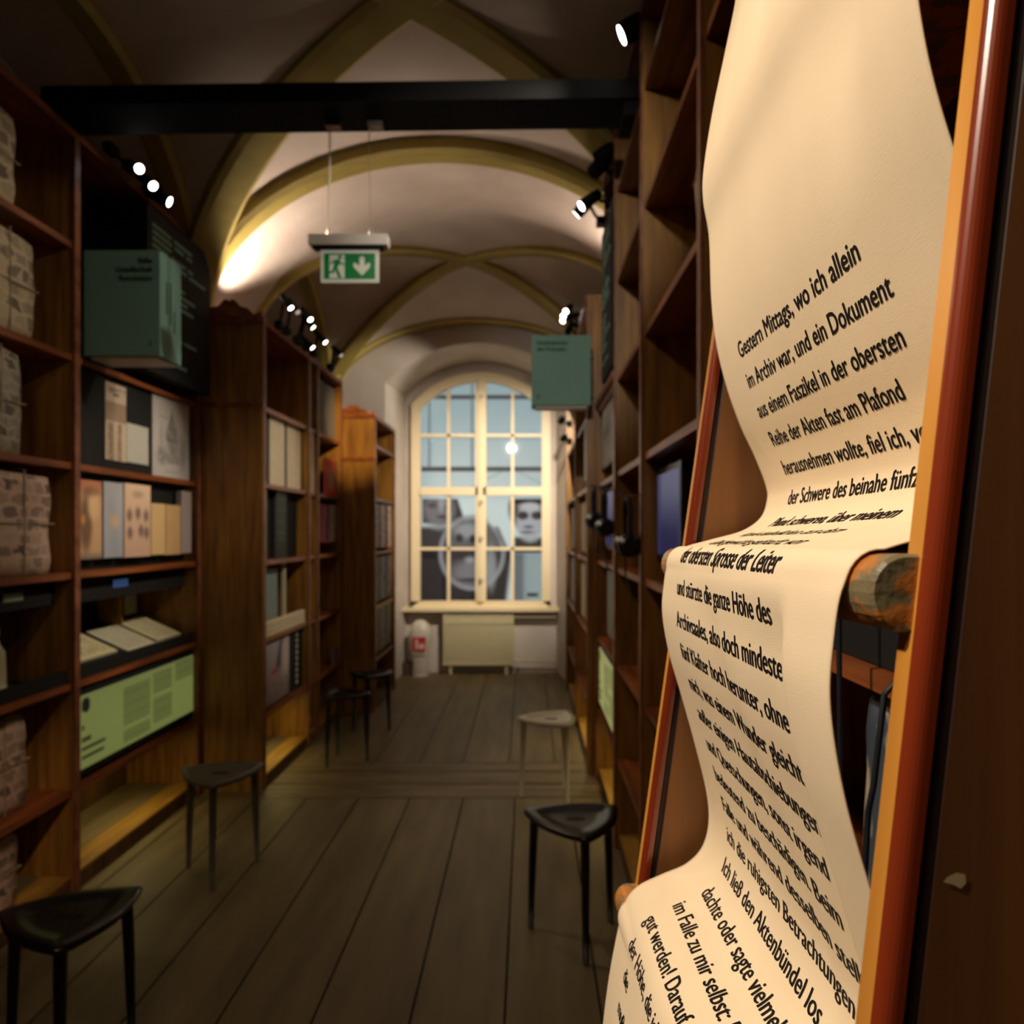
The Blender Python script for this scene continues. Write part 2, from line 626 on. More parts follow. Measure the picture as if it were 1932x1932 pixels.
def film(u, v):
    x, y = 778 + 262 * u, 1145 - 445 * v
    c = mixc(lin(152, 172, 178), lin(206, 216, 212), sm(720, 960, y) * (1 - .45 * sm(900, 1040, x)))
    c = mixc(c, lin(150, 176, 180), .5 * (1 - sm(790, 830, x)))
    if y < 940:
        for b in (slab(x, y, 770, 1050, 741, 749), slab(x, y, 770, 1050, 878, 887)):
            c = mixc(c, lin(66, 60, 66), b)
        for b in (slab(x, y, 804, 809, 700, 880), slab(x, y, 886, 890, 700, 880)):
            c = mixc(c, lin(105, 112, 116), b * .8)
        for k in (-1, 1):
            c = mixc(c, lin(120, 132, 136), .5 * (1 - sm(0, 3, abs((y - 888) - (abs(x - 960) * .5 - 8)))) * (y > 886) * (k * (x - 910) > 0))
        return c
    dk, md, lt = lin(42, 36, 38), lin(122, 118, 122), lin(176, 178, 182)
    c = mixc(lin(212, 224, 220), lin(198, 210, 208), sm(940, 1100, y))
    # figure with long dark hair
    hair = sm(0, 6, (862 + (y - 935) * .33) - x) * (1 - sm(983, 990, y)) * sm(790, 796, x)
    c = mixc(c, dk, hair)
    c = mixc(c, lin(120, 114, 116), blob(x, y, 826, 958, 30, 36, .3))
    c = mixc(c, lin(160, 158, 158), blob(x, y, 830, 945, 6, 18, .6) + 0)
    c = mixc(c, dk, .7 * blob(x, y, 812, 952, 9, 5, .6) + 0)
    c = mixc(c, dk, .6 * blob(x, y, 843, 956, 8, 5, .6) + 0)
    c = mixc(c, dk, .7 * blob(x, y, 831, 974, 10, 4, .6) + 0)
    c = mixc(c, lin(56, 48, 50), slab(x, y, 770, 848, 992, 1200, 6) * (1 - blob(x, y, 826, 958, 30, 36, .3)))
    c = mixc(c, dk, slab(x, y, 770, 965 - (y - 1040) * .12, 1036, 1200, 6))
    # glass dome
    r = math.hypot((x - 888) / 62, (y - 1042) / 70)
    c = mixc(c, lin(66, 56, 58), (1 - sm(.9, 1.0, r)) * .9)
    c = mixc(c, lin(150, 150, 152), (sm(.86, .93, r) * (1 - sm(1.0, 1.07, r))) * .8)
    c = mixc(c, lin(160, 160, 162), blob(x, y, 878, 1000, 22, 14, .6) * .8)
    c = mixc(c, dk, blob(x, y, 864, 1014, 7, 8, .5))
    c = mixc(c, dk, blob(x, y, 890, 1016, 7, 8, .5))
    c = mixc(c, lin(120, 115, 118), blob(x, y, 886, 1080, 36, 22, .5))
    c = mixc(c, dk, blob(x, y, 884, 1094, 22, 3, .8))
    c = mixc(c, lin(150, 150, 150), blob(x, y, 884, 1056, 9, 6, .7))
    c = mixc(c, lin(150, 152, 152), blob(x, y, 924, 1070, 10, 40, .5) * .8)
    c = mixc(c, lin(205, 216, 214), slab(x, y, 918, 962, 936, 1030, 4) * (r > .98))
    c = mixc(c, lin(80, 76, 78), .8 * (1 - sm(2, 6, abs((x - 936) - (y - 995) * .45))) * slab(x, y, 930, 965, 992, 1040, 3))
    # man in sunglasses
    c = mixc(c, dk, blob(x, y, 998, 958, 40, 44, .15))
    c = mixc(c, lin(168, 168, 174), blob(x, y, 999, 984, 27, 36, .2))
    c = mixc(c, lin(186, 184, 186), blob(x, y, 998, 954, 20, 7, .5))
    for e in (985, 1012):
        c = mixc(c, lin(28, 24, 26), blob(x, y, e, 971, 11, 8, .3))
    c = mixc(c, lin(80, 76, 80), blob(x, y, 996, 993, 9, 3, .6) + blob(x, y, 994, 1003, 12, 2.5, .7))
    c = mixc(c, dk, slab(x, y, 968, 1030, 1012, 1044, 4) * (1 - blob(x, y, 999, 984, 27, 36, .2)))
    sh = slab(x, y, 966, 1040, 1044, 1200, 5)
    c = mixc(c, mixc(lin(120, 130, 134), lin(146, 160, 160), sm(975, 1000, x)), sh)
    c = mixc(c, lin(86, 82, 86), slab(x, y, 968, 986, 1044, 1200, 3) * .6)
    c = mixc(c, dk, slab(x, y, 993, 1014, 1119, 1126, 1.5))
    return c


tag(sheet('printed_film', (-1.22, 8.30, .69), (1, 0, 0), (0, 0, 1), (0, -1, 0), 1.482, 2.517, .004, film,
          nx=150, ny=250, mat='backlit'),
    'backlit film with a black and white photograph of three people, hung behind the arched window', 'print')

# ------------------------------------------------------------------ bookcases
LV = [.43, .87, 1.33, 1.785, 2.235, 2.70, 3.13]


def bookcase(label, Xf, sg, posts, levels, top, depth=.40, skip=(), plinth=.06, yellow=False, group=None):
    t = thing('bookcase', label, 'bookcase', (Xf + sg * depth / 2, (posts[0] + posts[-1]) / 2, 0), group)
    xa, xb = Xf, Xf + sg * depth

    def bx(nm, x0, x1, *a, **k):
        return box(nm, min(x0, x1), max(x0, x1), *a, k.get('under') or t)
    for p in posts:
        s = bx('side_panel', xa, xb, p - .016, p + .016, 0, top, M['wood_v'])
        bx('front_edge', xa - sg * .008, xa, p - .019, p + .019, 0, top, M['wood_edge'], under=s)
    for i, (a, b) in enumerate(zip(posts, posts[1:])):
        bx('back_panel', xb, xb + sg * .012, a, b, 0, top, M['wood_back'])
        bx('plinth', xa + sg * .01, xb, a + .017, b - .017, 0, plinth, M['wood_back'])
        if yellow:
            bx('plinth_board', xa + sg * .012, xa + sg * .13, a + .018, b - .018, plinth, plinth + .012, M['plank_y'])
            bx('plinth_board', xa + sg * .135, xa + sg * .26, a + .018, b - .018, plinth, plinth + .010, M['plank'])
            bx('plinth_board', xa + sg * .265, xb, a + .018, b - .018, plinth, plinth + .010, M['plank'])
        for z in levels:
            if (i, z) in skip or z >= top:
                continue
            bx('shelf', xa + sg * .006, xb, a + .017, b - .017, z - .026, z, M['wood_h'])
        bx('top_board', xa - sg * .012, xb, a, b, top, top + .03, M['wood_h'])
    return t


def crest(parent, x0, x1, y, z, hh=.09):
    """scrolled carved cresting on an end panel"""
    n = 24
    prof = []
    for i in range(n + 1):
        t = i / n
        q = abs(2 * t - 1)
        prof.append((x0 + (x1 - x0) * t, z + hh * (.25 + .75 * (1 - sm(.15, .75, q))) + .012 * math.sin(q * 14)))
    k = n + 1
    vs = [(p[0], yy, zz) for yy in (y - .02, y + .02) for p in prof for zz in (z, p[1])]
    fs = []
    for i in range(n):
        a, b = 2 * i, 2 * i + 2
        o = 2 * k
        fs += [(a, b, b + 1, a + 1), (o + a, o + a + 1, o + b + 1, o + b), (a + 1, b + 1, o + b + 1, o + a + 1)]
    fs += [(0, 1, 2 * k + 1, 2 * k), (2 * k - 2, 4 * k - 2, 4 * k - 1, 2 * k - 1)]
    part('carved_crest', vs, fs, M['wood_x'], parent)


XA = -1.88
L1 = bookcase('tall dark wood bookcase of two bays with paper bundles and a glowing text panel', XA, -1,
              [1.96, 3.2, 4.388], LV, 3.13, yellow=True, skip=((1, 2.70),))
XB = -1.53
L2 = bookcase('wood bookcase whose carved end panel stands under the lit vault springing', XB, -1,
              [4.46, 5.38, 5.60, 6.32], LV[:6], 2.70, yellow=True)
box('end_panel', XB - .42, XB + .004, 4.425, 4.444, 0, 2.235, M['wood_v'], L2)
box('end_panel', XB - .37, XB + .004, 4.425, 4.444, 2.235, 2.72, M['wood_v'], L2)
box('cornice_strip', XB - .43, XB + .012, 4.412, 4.444, 2.215, 2.24, M['wood_h'], L2)
box('cornice_strip', XB - .385, XB + .016, 4.41, 4.444, 2.70, 2.735, M['wood_h'], L2)
crest(L2, XB - .37, XB + .004, 4.434, 2.735)
XD = -1.27
L3 = bookcase('wood bookcase with an orange lit carved end panel next to the window wall', XD, -1,
              [6.40, 7.33], LV[:5], 2.44, depth=.36)
box('end_panel', XD - .36, XD + .004, 6.366, 6.384, 0, 2.45, M['wood_v'], L3)
box('cornice_strip', XD - .365, XD + .012, 6.354, 6.384, 2.09, 2.115, M['wood_h'], L3)
box('cornice_strip', XD - .365, XD + .016, 6.352, 6.384, 2.44, 2.47, M['wood_h'], L3)
crest(L3, XD - .35, XD + .004, 6.375, 2.47, .07)
XE = .42
R1 = bookcase('tall wood bookcase behind the leaning ladder with screens and headphones', XE, 1,
              [-.25, .80, 1.85, 2.81, 3.65], LV, 3.36, yellow=True)
R1B = bookcase('lower wood bookcase with the glowing panel on the right, under the high black text box', XE, 1,
               [3.692, 4.65], LV[:5], 2.245, yellow=True)
R1C = thing('bookcase', 'short upper wood bookcase section framing the high black text box on the right', 'bookcase', (XE + .2, 3.95, 2.276))
box('side_panel', XE, XE + .40, 4.20, 4.232, 2.276, 3.36, M['wood_v'], R1C)
box('shelf', XE + .006, XE + .40, 3.672, 4.20, 2.276, 2.30, M['wood_h'], R1C)
box('top_board', XE - .012, XE + .40, 3.672, 4.232, 3.36, 3.39, M['wood_h'], R1C)
box('back_panel', XE + .40, XE + .412, 3.672, 4.232, 2.276, 3.36, M['wood_back'], R1C)
XG = .375
R2 = bookcase('wood bookcase beside the window niche, opposite the orange lit end panel', XG, 1,
              [4.76, 5.95, 7.3], LV[:6], 2.94, yellow=True)
box('end_panel', XG - .004, XG + .42, 4.728, 4.744, 0, 2.96, M['wood_v'], R2)

# ------------------------------------------------------------------ paper bundles
def bundle(label, x0, x1, y0, y1, z0, z1, mat, seed, group='string tied document bundles', lean=0, ties=2, nice=True):
    bm = bmesh.new()
    bmesh.ops.create_cube(bm, size=1)
    bmesh.ops.subdivide_edges(bm, edges=bm.edges[:], cuts=7, use_grid_fill=True)
    c = Vector(((x0 + x1) / 2, (y0 + y1) / 2, (z0 + z1) / 2))
    sz = Vector((x1 - x0, y1 - y0, z1 - z0))
    for v in bm.verts:
        p = Vector((v.co.x * sz.x, v.co.y * sz.y, v.co.z * sz.z))
        q = v.co * 2
        rr = sum(max(0, abs(a) - .6) ** 2 for a in q)
        p -= Vector((q.x * sz.x, q.y * sz.y, q.z * sz.z)) * .09 * max(0, rr - .16)
        nn = noise.noise_vector((p + Vector((seed * 3.1, 0, 0))) * 9)
        p += Vector((nn.x, nn.y, nn.z * (0 if q.z < -.95 else 1))) * .012
        if q.z < -.95:
            p.z = -sz.z / 2
        p.y += lean * (p.z + sz.z / 2)
        v.co = p + Vector((0, 0, sz.z / 2))
    me = bpy.data.meshes.new('document_bundle')
    bm.to_mesh(me)
    bm.free()
    me.materials.append(mat)
    me.polygons.foreach_set('use_smooth', [True] * len(me.polygons))
    o = link('document_bundle', me, None, (c.x, c.y, z0))
    ORG[o.name] = Vector((c.x, c.y, z0))
    for k in range(ties):
        yy = c.y + (k - (ties - 1) / 2) * sz.y * .45
        e = .004
        m2 = MB()
        m2.tube([(x0 - e, yy, z0 + .004), (x0 - e, yy, z1 + e), (x1 + e, yy, z1 + e), (x1 + e, yy, z0 + .004)], .003, 5)
        m2.build('string', M['string'], o)
    if nice:
        zz = (z0 + z1) / 2
        e = .005
        m2 = MB()
        m2.tube([(x0 - e, y0 - e, zz), (x1 + e, y0 - e, zz), (x1 + e, y1 + e, zz), (x0 - e, y1 + e, zz), (x0 - e, y0 - e, zz)], .003, 5)
        m2.build('string', M['string'], o)
    return tag(o, label, 'bundle', group)


bundle('plain cloth pale document bundle on the second highest shelf of the left bookcase', -2.22, -1.91, 2.40, 2.88, 2.702, 3.05, M['news_a'], 1)
bundle('bulky newsprint bundle in the row level with the teal hanging box', -2.24, -1.91, 2.42, 2.99, 2.237, 2.62, M['news_a'], 2)
bundle('narrow grey newsprint bundle with torn top, shelved beside the drawing of a tower', -2.24, -1.92, 2.45, 2.93, 1.787, 2.18, M['news_c'], 3)
bundle('pinkish printed bundle tied crosswise, shelved beside the face-out books', -2.24, -1.91, 2.45, 3.09, 1.332, 1.73, M['news_b'], 4)
bundle('brown-pink bundle on the lit low shelf of the left bookcase', -2.24, -1.95, 2.50, 3.00, .432, .80, M['news_b'], 5)
bundle('creased dark bundle standing on the plinth of the left bookcase', -2.24, -1.95, 2.48, 2.95, .073, .36, M['news_b'], 6)
bundle('upright thin pale bundle wedged behind the ladder rail in the right bookcase', .45, .76, 1.885, 2.06, 2.237, 2.62, M['news_a'], 7)
bundle('grey bundle deep in the shelf behind the top of the cloth banner', .50, .79, 1.15, 1.68, 1.787, 2.16, M['news_c'], 8)
M['marble'] = mottled('blue marbled binding', lin(58, 70, 84), lin(196, 184, 160), 9, .7, (1, 1, .6), .1, lo=.47, hi=.53)
bundle('blue and cream marbled bundle behind the ladder under the dark shelf', .455, .74, .84, 1.045, .872, 1.29, M['marble'], 9, ties=1, nice=False)

# ------------------------------------------------------------------ exhibits, left side
def clear_posts(y0, y1, posts):
    for p in posts:
        if y0 < p + .022 and y1 > p - .022:
            if p - y0 > y1 - p:
                y1 = p - .022
            else:
                y0 = p + .022
    return y0, y1


def snap(z):
    for q in LV:
        if -.05 < z - q < .035:
            return q + .001
    return z


def px_l(name, X, xa, xb, yt, yb, th, paint, label, cat, group=None, **k):
    """face-out exhibit on the left shelves, from its pixel columns and its top/bottom at the near edge"""
    y0, z1 = on_x(X, xa, yt)
    y0, z0 = on_x(X, xa, yb)
    y1, _ = on_x(X, xb, 1003)
    z0 = snap(z0)
    y0, y1 = clear_posts(y0, y1, (1.96, 3.2, 4.388, 4.46, 5.38, 5.60, 6.32, 6.40))
    return tag(sheet_l(name, X, y0, y1, z0, z1, th, paint, **k), label, cat, group)


def px_r(name, X, xa, xb, yt, yb, th, paint, label, cat, group=None, **k):
    y0, z1 = on_x(X, xb, yt)
    y0, z0 = on_x(X, xb, yb)
    y1, _ = on_x(X, xa, 1003)
    z0 = snap(z0)
    y0, y1 = clear_posts(y0, y1, (.80, 1.85, 2.81, 3.65, 3.692, 4.65, 4.76, 5.95))
    return tag(sheet_r(name, X, y0, y1, z0, z1, th, paint, **k), label, cat, group)


def flat(c, seed=0, amp=.06):
    return lambda u, v: mixc(c, (c[0] * .6, c[1] * .6, c[2] * .6), max(0, min(1, .3 + amp * 6 * noise.noise(Vector((u * 4, v * 4, seed))))) * .4)


def typed(c, ink, rows=30, u0=.1, u1=.9, v0=.1, v1=.9, seed=0):
    def f(u, v):
        if u0 < u < u1 and v0 < v < v1 and (v * rows) % 1 > .45 and noise.noise(Vector((u * 25, int(v * rows), seed))) > -.25:
            return mixc(c, ink, .55)
        return c
    return f


def playbill(u, v):
    c = lin(196, 176, 150)
    if v > .9 - .02 * math.sin(u * 6) and v < .94:
        return mixc(c, lin(70, 56, 46), .55 * (.1 < u < .95))
    if .84 < v < .87 and .35 < u < .65:
        return lin(90, 74, 60)
    if .5 < v < .76:
        return lin(150, 126, 104)
    if v < .5 and (abs(u - .25) < .12 or abs(u - .7) < .1) and noise.noise(Vector((u * 30, v * 40, 2))) > -.2:
        return lin(140, 116, 96)
    return c


def tower(u, v):
    c = mixc(lin(178, 172, 168), lin(200, 192, 184), v)
    d = 0
    w = .17 * (1 - sm(.5, .86, v)) + .012
    if .45 < v < .88:
        d = max(d, (1 - sm(w * .7, w * 1.15, abs(u - .5))) * .75)
    d = max(d, .7 * blob(u, v, .52, .40, .14, .16, .6), .6 * blob(u, v, .24, .27, .13, .12, .5), .55 * blob(u, v, .78, .33, .1, .22, .6))
    d = max(d, .5 * blob(u, v, .22, .5, .04, .14, .8), .55 * (sm(.16, .2, v) * (1 - sm(.28, .36, v)) * sm(.12, .2, u) * (1 - sm(.85, .92, u))))
    d = max(d, .35 * slab(u, v, .15, .42, .73, .76, .01), .3 * slab(u, v, .3, .7, .07, .09, .01))
    d *= .75 + .5 * noise.noise(Vector((u * 16, v * 22, 1)))
    return mixc(c, lin(52, 44, 44), max(0, min(1, d)))


def portrait(u, v):
    c = lin(200, 160, 118)
    c = mixc(c, lin(186, 118, 84), sm(.7, 1, v))
    c = mixc(c, lin(104, 74, 54), blob(u, v, .25, .45, .28, .36, .4) * .9)
    c = mixc(c, lin(222, 182, 132), blob(u, v, .62, .68, .26, .18, .5))
    c = mixc(c, lin(96, 70, 50), .6 * blob(u, v, .5, .86, .36, .06, .6))
    c = mixc(c, lin(216, 150, 60), .8 * blob(u, v, .12, .5, .1, .06, .6))
    return mixc(c, lin(126, 112, 100), 1 - sm(0, .12, v))


def blue_book(u, v):
    c = mixc(lin(160, 164, 174), lin(186, 186, 190), v)
    return mixc(c, lin(216, 186, 150), blob(u, v, .55, .48, .22, .09, .7))


def figures(u, v):
    c = mixc(lin(206, 168, 144), lin(232, 198, 168), v)
    for cx, cy in ((.18, .57), (.5, .60), (.82, .57), (.2, .33), (.62, .36), (.84, .33)):
        c = mixc(c, lin(92, 72, 76), .8 * blob(u, v, cx, cy, .10, .085, .6))
    c = mixc(c, lin(130, 100, 88), .5 * blob(u, v, .5, .86, .2, .05, .7))
    return c


t = thing('display_board', 'matt black mount board behind the tower drawing and paper sheets', 'board', (-1.97, 3.8, 1.787))
box('board', -1.935, -1.915, 3.30, 4.36, 1.787, 2.20, M['blackm'], t)
box('side_return', -2.02, -1.915, 3.28, 3.30, 1.787, 2.20, M['blackm'], t)
px_l('paper_sheet', -1.908, 199, 238, 718, 866, .006, playbill, 'tall buff playbill with heavy heading mounted on black board', 'paper', nx=30, ny=60)
px_l('paper_sheet', -1.908, 239, 280, 797, 871, .006, flat(lin(188, 184, 172), 3, .03), 'blank grey-white sheet between the playbill and the tower drawing', 'paper')
px_l('art_print', -1.908, 288, 357, 740, 888, .008, tower, 'grey engraving of a spired tower with figures mounted on black board', 'print', nx=50, ny=70)
tag(box('display_board', -1.965, -1.945, 3.24, 4.35, 1.334, 1.755, M['blackm']), 'matt black mount board behind the row of face-out books', 'board')
bk = 'face-out books on black board'
px_l('book', -1.90, 152, 192, 904, 1056, .03, portrait, 'tan book with a brown profile portrait on its cover', 'book', bk, nx=30, ny=50)
px_l('book', -1.90, 196, 232, 908, 1053, .03, blue_book, 'pale grey-blue book with an orange spot on its cover', 'book', bk)
px_l('book', -1.90, 235, 284, 911, 1052, .03, figures, 'pink book whose cover shows rows of dark figures', 'book', bk, nx=40, ny=50)
px_l('book', -1.90, 285.5, 312, 949, 1047, .03, flat(lin(222, 186, 130), 5, .03), 'short plain tan book leaning against the pink book', 'book', bk)
px_l('book', -1.90, 313.5, 341, 952, 1047, .03, flat(lin(204, 166, 116), 6, .03), 'short plain tan book next to the thin grey book', 'book', bk)
px_l('book', -1.90, 342.5, 361, 926, 1044, .03, flat(lin(166, 152, 150), 7, .03), 'thin tall grey book at the end of the row', 'book', bk)
px_l('label_card', -1.908, 359, 365, 858, 895, .003, typed(lin(34, 31, 31), lin(120, 116, 112), 8, 0, 1, 0, 1), 'tiny dark caption card beside the tower drawing', 'label', nx=8, ny=16)
px_l('label_card', -1.908, 363, 366.5, 1002, 1035, .003, typed(lin(34, 31, 31), lin(150, 140, 120), 8, 0, 1, 0, 1), 'tiny dark caption card beside the thin grey book', 'label', nx=8, ny=16)

# vitrine with opened manuscripts
t = thing('vitrine', 'black vitrine with sloping desk and opened manuscripts in the left bookcase', 'vitrine', (-2.05, 3.8, .872))
box('back', -2.25, -2.23, 3.22, 4.37, .872, 1.29, M['blackm'], t)
box('header', -1.99, -1.95, 3.22, 4.37, 1.19, 1.30, M['blackm'], t)
box('front_rail', -1.92, -1.90, 3.22, 4.37, .872, .925, M['blackm'], t)
part('desk', [(-1.92, 3.22, .90), (-1.92, 4.37, .90), (-2.23, 4.37, 1.04), (-2.23, 3.22, 1.04), (-1.92, 3.22, .88), (-1.92, 4.37, .88), (-2.23, 4.37, 1.02), (-2.23, 3.22, 1.02)],
     [(0, 1, 2, 3), (4, 7, 6, 5), (0, 4, 5, 1), (1, 5, 6, 2), (2, 6, 7, 3), (3, 7, 4, 0)], M['blackm'], t)
box('divider', -2.23, -2.10, 3.98, 3.99, 1.02, 1.19, M['wood_v'], t)
sheet('screen_label', (-1.949, 3.62, 1.235), (0, 1, 0), (0, 0, 1), (1, 0, 0), .13, .035, .002, typed(lin(60, 92, 140), lin(24, 34, 50), 3, .1, .8, .2, .8), t, 12, 6, 'screen')
dv, dn = Vector((-.911, 0, .412)), Vector((.412, 0, .911))


def desk_sheet(label, y0, y1, s0, s1, th, paint, cat='manuscript'):
    o = Vector((-1.92, y0, .901)) + dv * s0 + dn * th
    return tag(sheet('manuscript', o, (0, 1, 0), dv, dn, y1 - y0, s1 - s0, th, paint), label, cat, 'manuscripts lying in the vitrine')


desk_sheet('wide cream manuscript lying open nearest the paper bundles', 3.26, 3.68, .05, .24, .012, typed(lin(206, 196, 150), lin(90, 80, 60), 10, .08, .92, .1, .9))
desk_sheet('pale flat manuscript in the middle of the sloping desk', 3.74, 4.02, .03, .26, .008, typed(lin(196, 192, 162), lin(110, 100, 80), 12, .1, .9, .1, .9))
desk_sheet('thick cream booklet at the far end of the sloping desk', 4.03, 4.30, .03, .27, .02, typed(lin(210, 200, 156), lin(110, 100, 80), 12, .1, .9, .1, .9))
tag(sheet('label_card', (-2.18, 4.16, 1.045), (0, 1, 0), (0, 0, 1), (1, 0, 0), .13, .12, .004, flat(lin(190, 190, 160))), 'pale card standing at the back of the black vitrine', 'label')


# backlit text panels
def text_panel(base, ink):
    def f(u, v):
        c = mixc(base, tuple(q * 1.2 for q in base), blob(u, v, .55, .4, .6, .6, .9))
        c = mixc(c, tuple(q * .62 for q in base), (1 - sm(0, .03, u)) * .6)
        if math.hypot((u - .06) / .03, (v - .86) / .105) < 1:
            return lin(20, 22, 16)
        for (a, b, p, q) in ((.33, .555, .30, .90), (.33, .555, .06, .24), (.59, .765, .60, .95), (.59, .765, .12, .53), (.80, 1.0, .66, .97)):
            if a < u < b and p < v < q:
                k = .28 + .22 * ((v * 42) % 1 > .5)
                return mixc(c, ink, k)
        for (b, p) in ((.10, .36), (.20, .24), (.185, .12)):
            if .03 < u < b and p < v < p + .06:
                return mixc(c, ink, .85)
        if .03 < u < .05 and .52 < v < .60:
            return mixc(c, ink, .85)
        return c
    return f


def panel_thing(label, X, y0, y1, z0, z1, base, fac):
    t = thing('illuminated_sign', label, 'light sign', (X, (y0 + y1) / 2, z0))
    fn = sheet_l if fac > 0 else sheet_r
    xs = sorted((X - fac * .06, X - fac * .008))
    hs = box('housing', xs[0], xs[1], y0 - .01, y1 + .01, z0 - .03, z1 + .03, M['blackm'], t)
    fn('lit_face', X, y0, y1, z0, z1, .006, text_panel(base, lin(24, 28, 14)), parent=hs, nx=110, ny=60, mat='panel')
    return t


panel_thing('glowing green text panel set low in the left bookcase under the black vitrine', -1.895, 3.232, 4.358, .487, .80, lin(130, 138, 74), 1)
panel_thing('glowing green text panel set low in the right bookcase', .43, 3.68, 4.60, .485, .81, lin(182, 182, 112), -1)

t = thing('vitrine', 'low black vitrine behind the ladder in the right bookcase', 'vitrine', (.6, 1.3, 1.332))
box('front_rail', .44, .46, .82, 1.83, 1.332, 1.385, M['blackm'], t)
box('desk', .46, .80, .82, 1.83, 1.332, 1.345, M['blackm'], t)
box('back', .80, .815, .82, 1.83, 1.332, 1.74, M['blackm'], t)

# figurine in a dark case, near left bay
t = thing('vitrine', 'black vitrine holding a pale figurine beside the bundles', 'vitrine', (-2.05, 2.6, .872))
box('back', -2.25, -2.23, 1.99, 3.17, .872, 1.29, M['blackm'], t)
box('header', -1.99, -1.95, 1.99, 3.17, 1.20, 1.30, M['blackm'], t)
box('front_rail', -1.92, -1.90, 1.99, 3.17, .872, .925, M['blackm'], t)
box('desk', -2.23, -1.92, 1.99, 3.17, .872, .885, M['blackm'], t)
sheet('screen_label', (-1.949, 2.86, 1.235), (0, 1, 0), (0, 0, 1), (1, 0, 0), .11, .03, .002, flat(lin(140, 150, 120)), t, 8, 4)
mb = MB()
pr = [(.0, .055), (.015, .055), (.02, .04), (.05, .038), (.12, .036), (.16, .034), (.19, .018), (.21, .012), (.235, .016), (.255, .012), (.262, .002)]
mb.tube([(-2.0, 2.885, .885 + z) for z, _ in pr], [r for _, r in pr], 16)
tag(mb.build('figurine', plain('pale_ceramic', lin(170, 162, 130), .5), smooth=True, base=(-2.0, 2.885, .885)), 'small pale bottle shaped figurine standing in a black vitrine', 'figurine')


# black text box in the upper left bay
def text_box(label, X, fac, y0, y1, z0, z1, xin):
    t = thing('text_box', label, 'sign', (X, (y0 + y1) / 2, z0))
    bd = box('body', min(X, xin), max(X, xin), y0, y1, z0, z1, M['blackm'], t)
    u = (0, 1, 0) if fac > 0 else (0, -1, 0)
    ys = y0 if fac > 0 else y1
    rnd = random.Random(5)
    zz = z1 - .09
    w = y1 - y0
    while zz > z0 + .06:
        nn = rnd.choice((1, 2, 2, 3))
        uu = .05
        for _ in range(nn):
            ln = rnd.uniform(.08, .34 if nn > 1 else .6) * w
            a = ys + fac * uu
            b = ys + fac * min(uu + ln, w - .05)
            box('text_row', *sorted((X, X + fac * .0008)), *sorted((a, b)), zz, zz + .016, M['tealink'], bd)
            uu += ln + .03
            if uu > w - .12:
                break
        zz -= rnd.choice((.032, .032, .034, .07))
    return t


text_box('large black box printed with rows of small teal text above the mounted papers', -1.80, 1, 3.64, 4.36, 2.27, 3.06, -2.20)
text_box('large black box printed with rows of text high in the right bookcase', .405, -1, 3.68, 4.18, 2.303, 3.10, .75)


# hanging teal boxes
def hang_box(label, x0, x1, y0, y1, z0, z1, rows, align, num, spine, arm=None):
    t = thing('hanging_box', label, 'sign', ((x0 + x1) / 2, (y0 + y1) / 2, z0))
    cs = box('case', x0, x1, y0, y1, z0, z1, M['green'], t)
    box('base_tray', x0 + .02, x1 - .02, y0 + .02, y1 - .02, z0 - .012, z0, M['white'], t)
    if arm:
        for q in (.08, .32):
            m3 = MB()
            m3.tube([(arm[0], arm[1], z0 + q), (arm[2], arm[3], z0 + q)], .008, 8)
            m3.build('bracket_arm', M['black'], t)
    for i, r in enumerate(rows):
        ox = x1 - .03 if align == 'RIGHT' else x0 + .03
        flat_text('lettering', r, .034, (ox, y0 - .0008, z1 - .055 - i * .037), (1, 0, 0), (0, 0, 1), M['ink'], cs, .95, align, .0006)
    flat_text('numeral', num, .034, (x1 - .03 if align == 'RIGHT' else x0 + .03, y0 - .0008, z0 + .04), (1, 0, 0), (0, 0, 1), M['ink'], cs, 1, align, .0006)
    if spine:
        for i, (ln, a) in enumerate(((.20, .08), (.26, .045), (.14, .015))):
            box('spine_lettering', x1, x1 + .0008, y0 + .06 + i * .035, y0 + .07 + i * .035, z0 + .11 + a, z0 + .11 + a + ln * .7, M['ink'], cs)
    return t


hang_box('teal box sign hanging from the left bookcase in front of the black text box', -1.875, -1.555, 3.25, 3.45, 2.245, 2.69,
         ('Stille', 'Gesellschaft', 'Revolution'), 'RIGHT', '1', True)
hang_box('teal box sign hanging from the right bookcase in front of the arched window', .025, .372, 4.50, 4.66, 2.24, 2.65,
         ('Imaginationen', 'des Fremden'), 'LEFT', '2', False, (.36, 4.66, .40, 4.728))


# exhibits in the second left bookcase
def ms(u, v):
    c = lin(216, 200, 168)
    return mixc(c, lin(120, 104, 92), .5 * max(0, noise.noise(Vector((u * 6, v * 9, 3)))) * blob(u, v, .5, .5, .35, .45, .6))


def poster(u, v):
    c = mixc(lin(150, 128, 126), lin(176, 168, 170), v)
    c = mixc(c, lin(74, 66, 82), (1 - sm(.08, .16, abs(u - .62 - (v - .7) * .35))) * sm(.45, .6, v))
    c = mixc(c, lin(206, 188, 186), blob(u, v, .85, .7, .18, .35, .5))
    c = mixc(c, lin(176, 52, 56), blob(u, v, .4, .5, .14, .035, .8))
    c = mixc(c, lin(104, 72, 68), .7 * max(0, noise.noise(Vector((u * 8, v * 8, 9)))) * (1 - sm(.3, .5, v)))
    return c


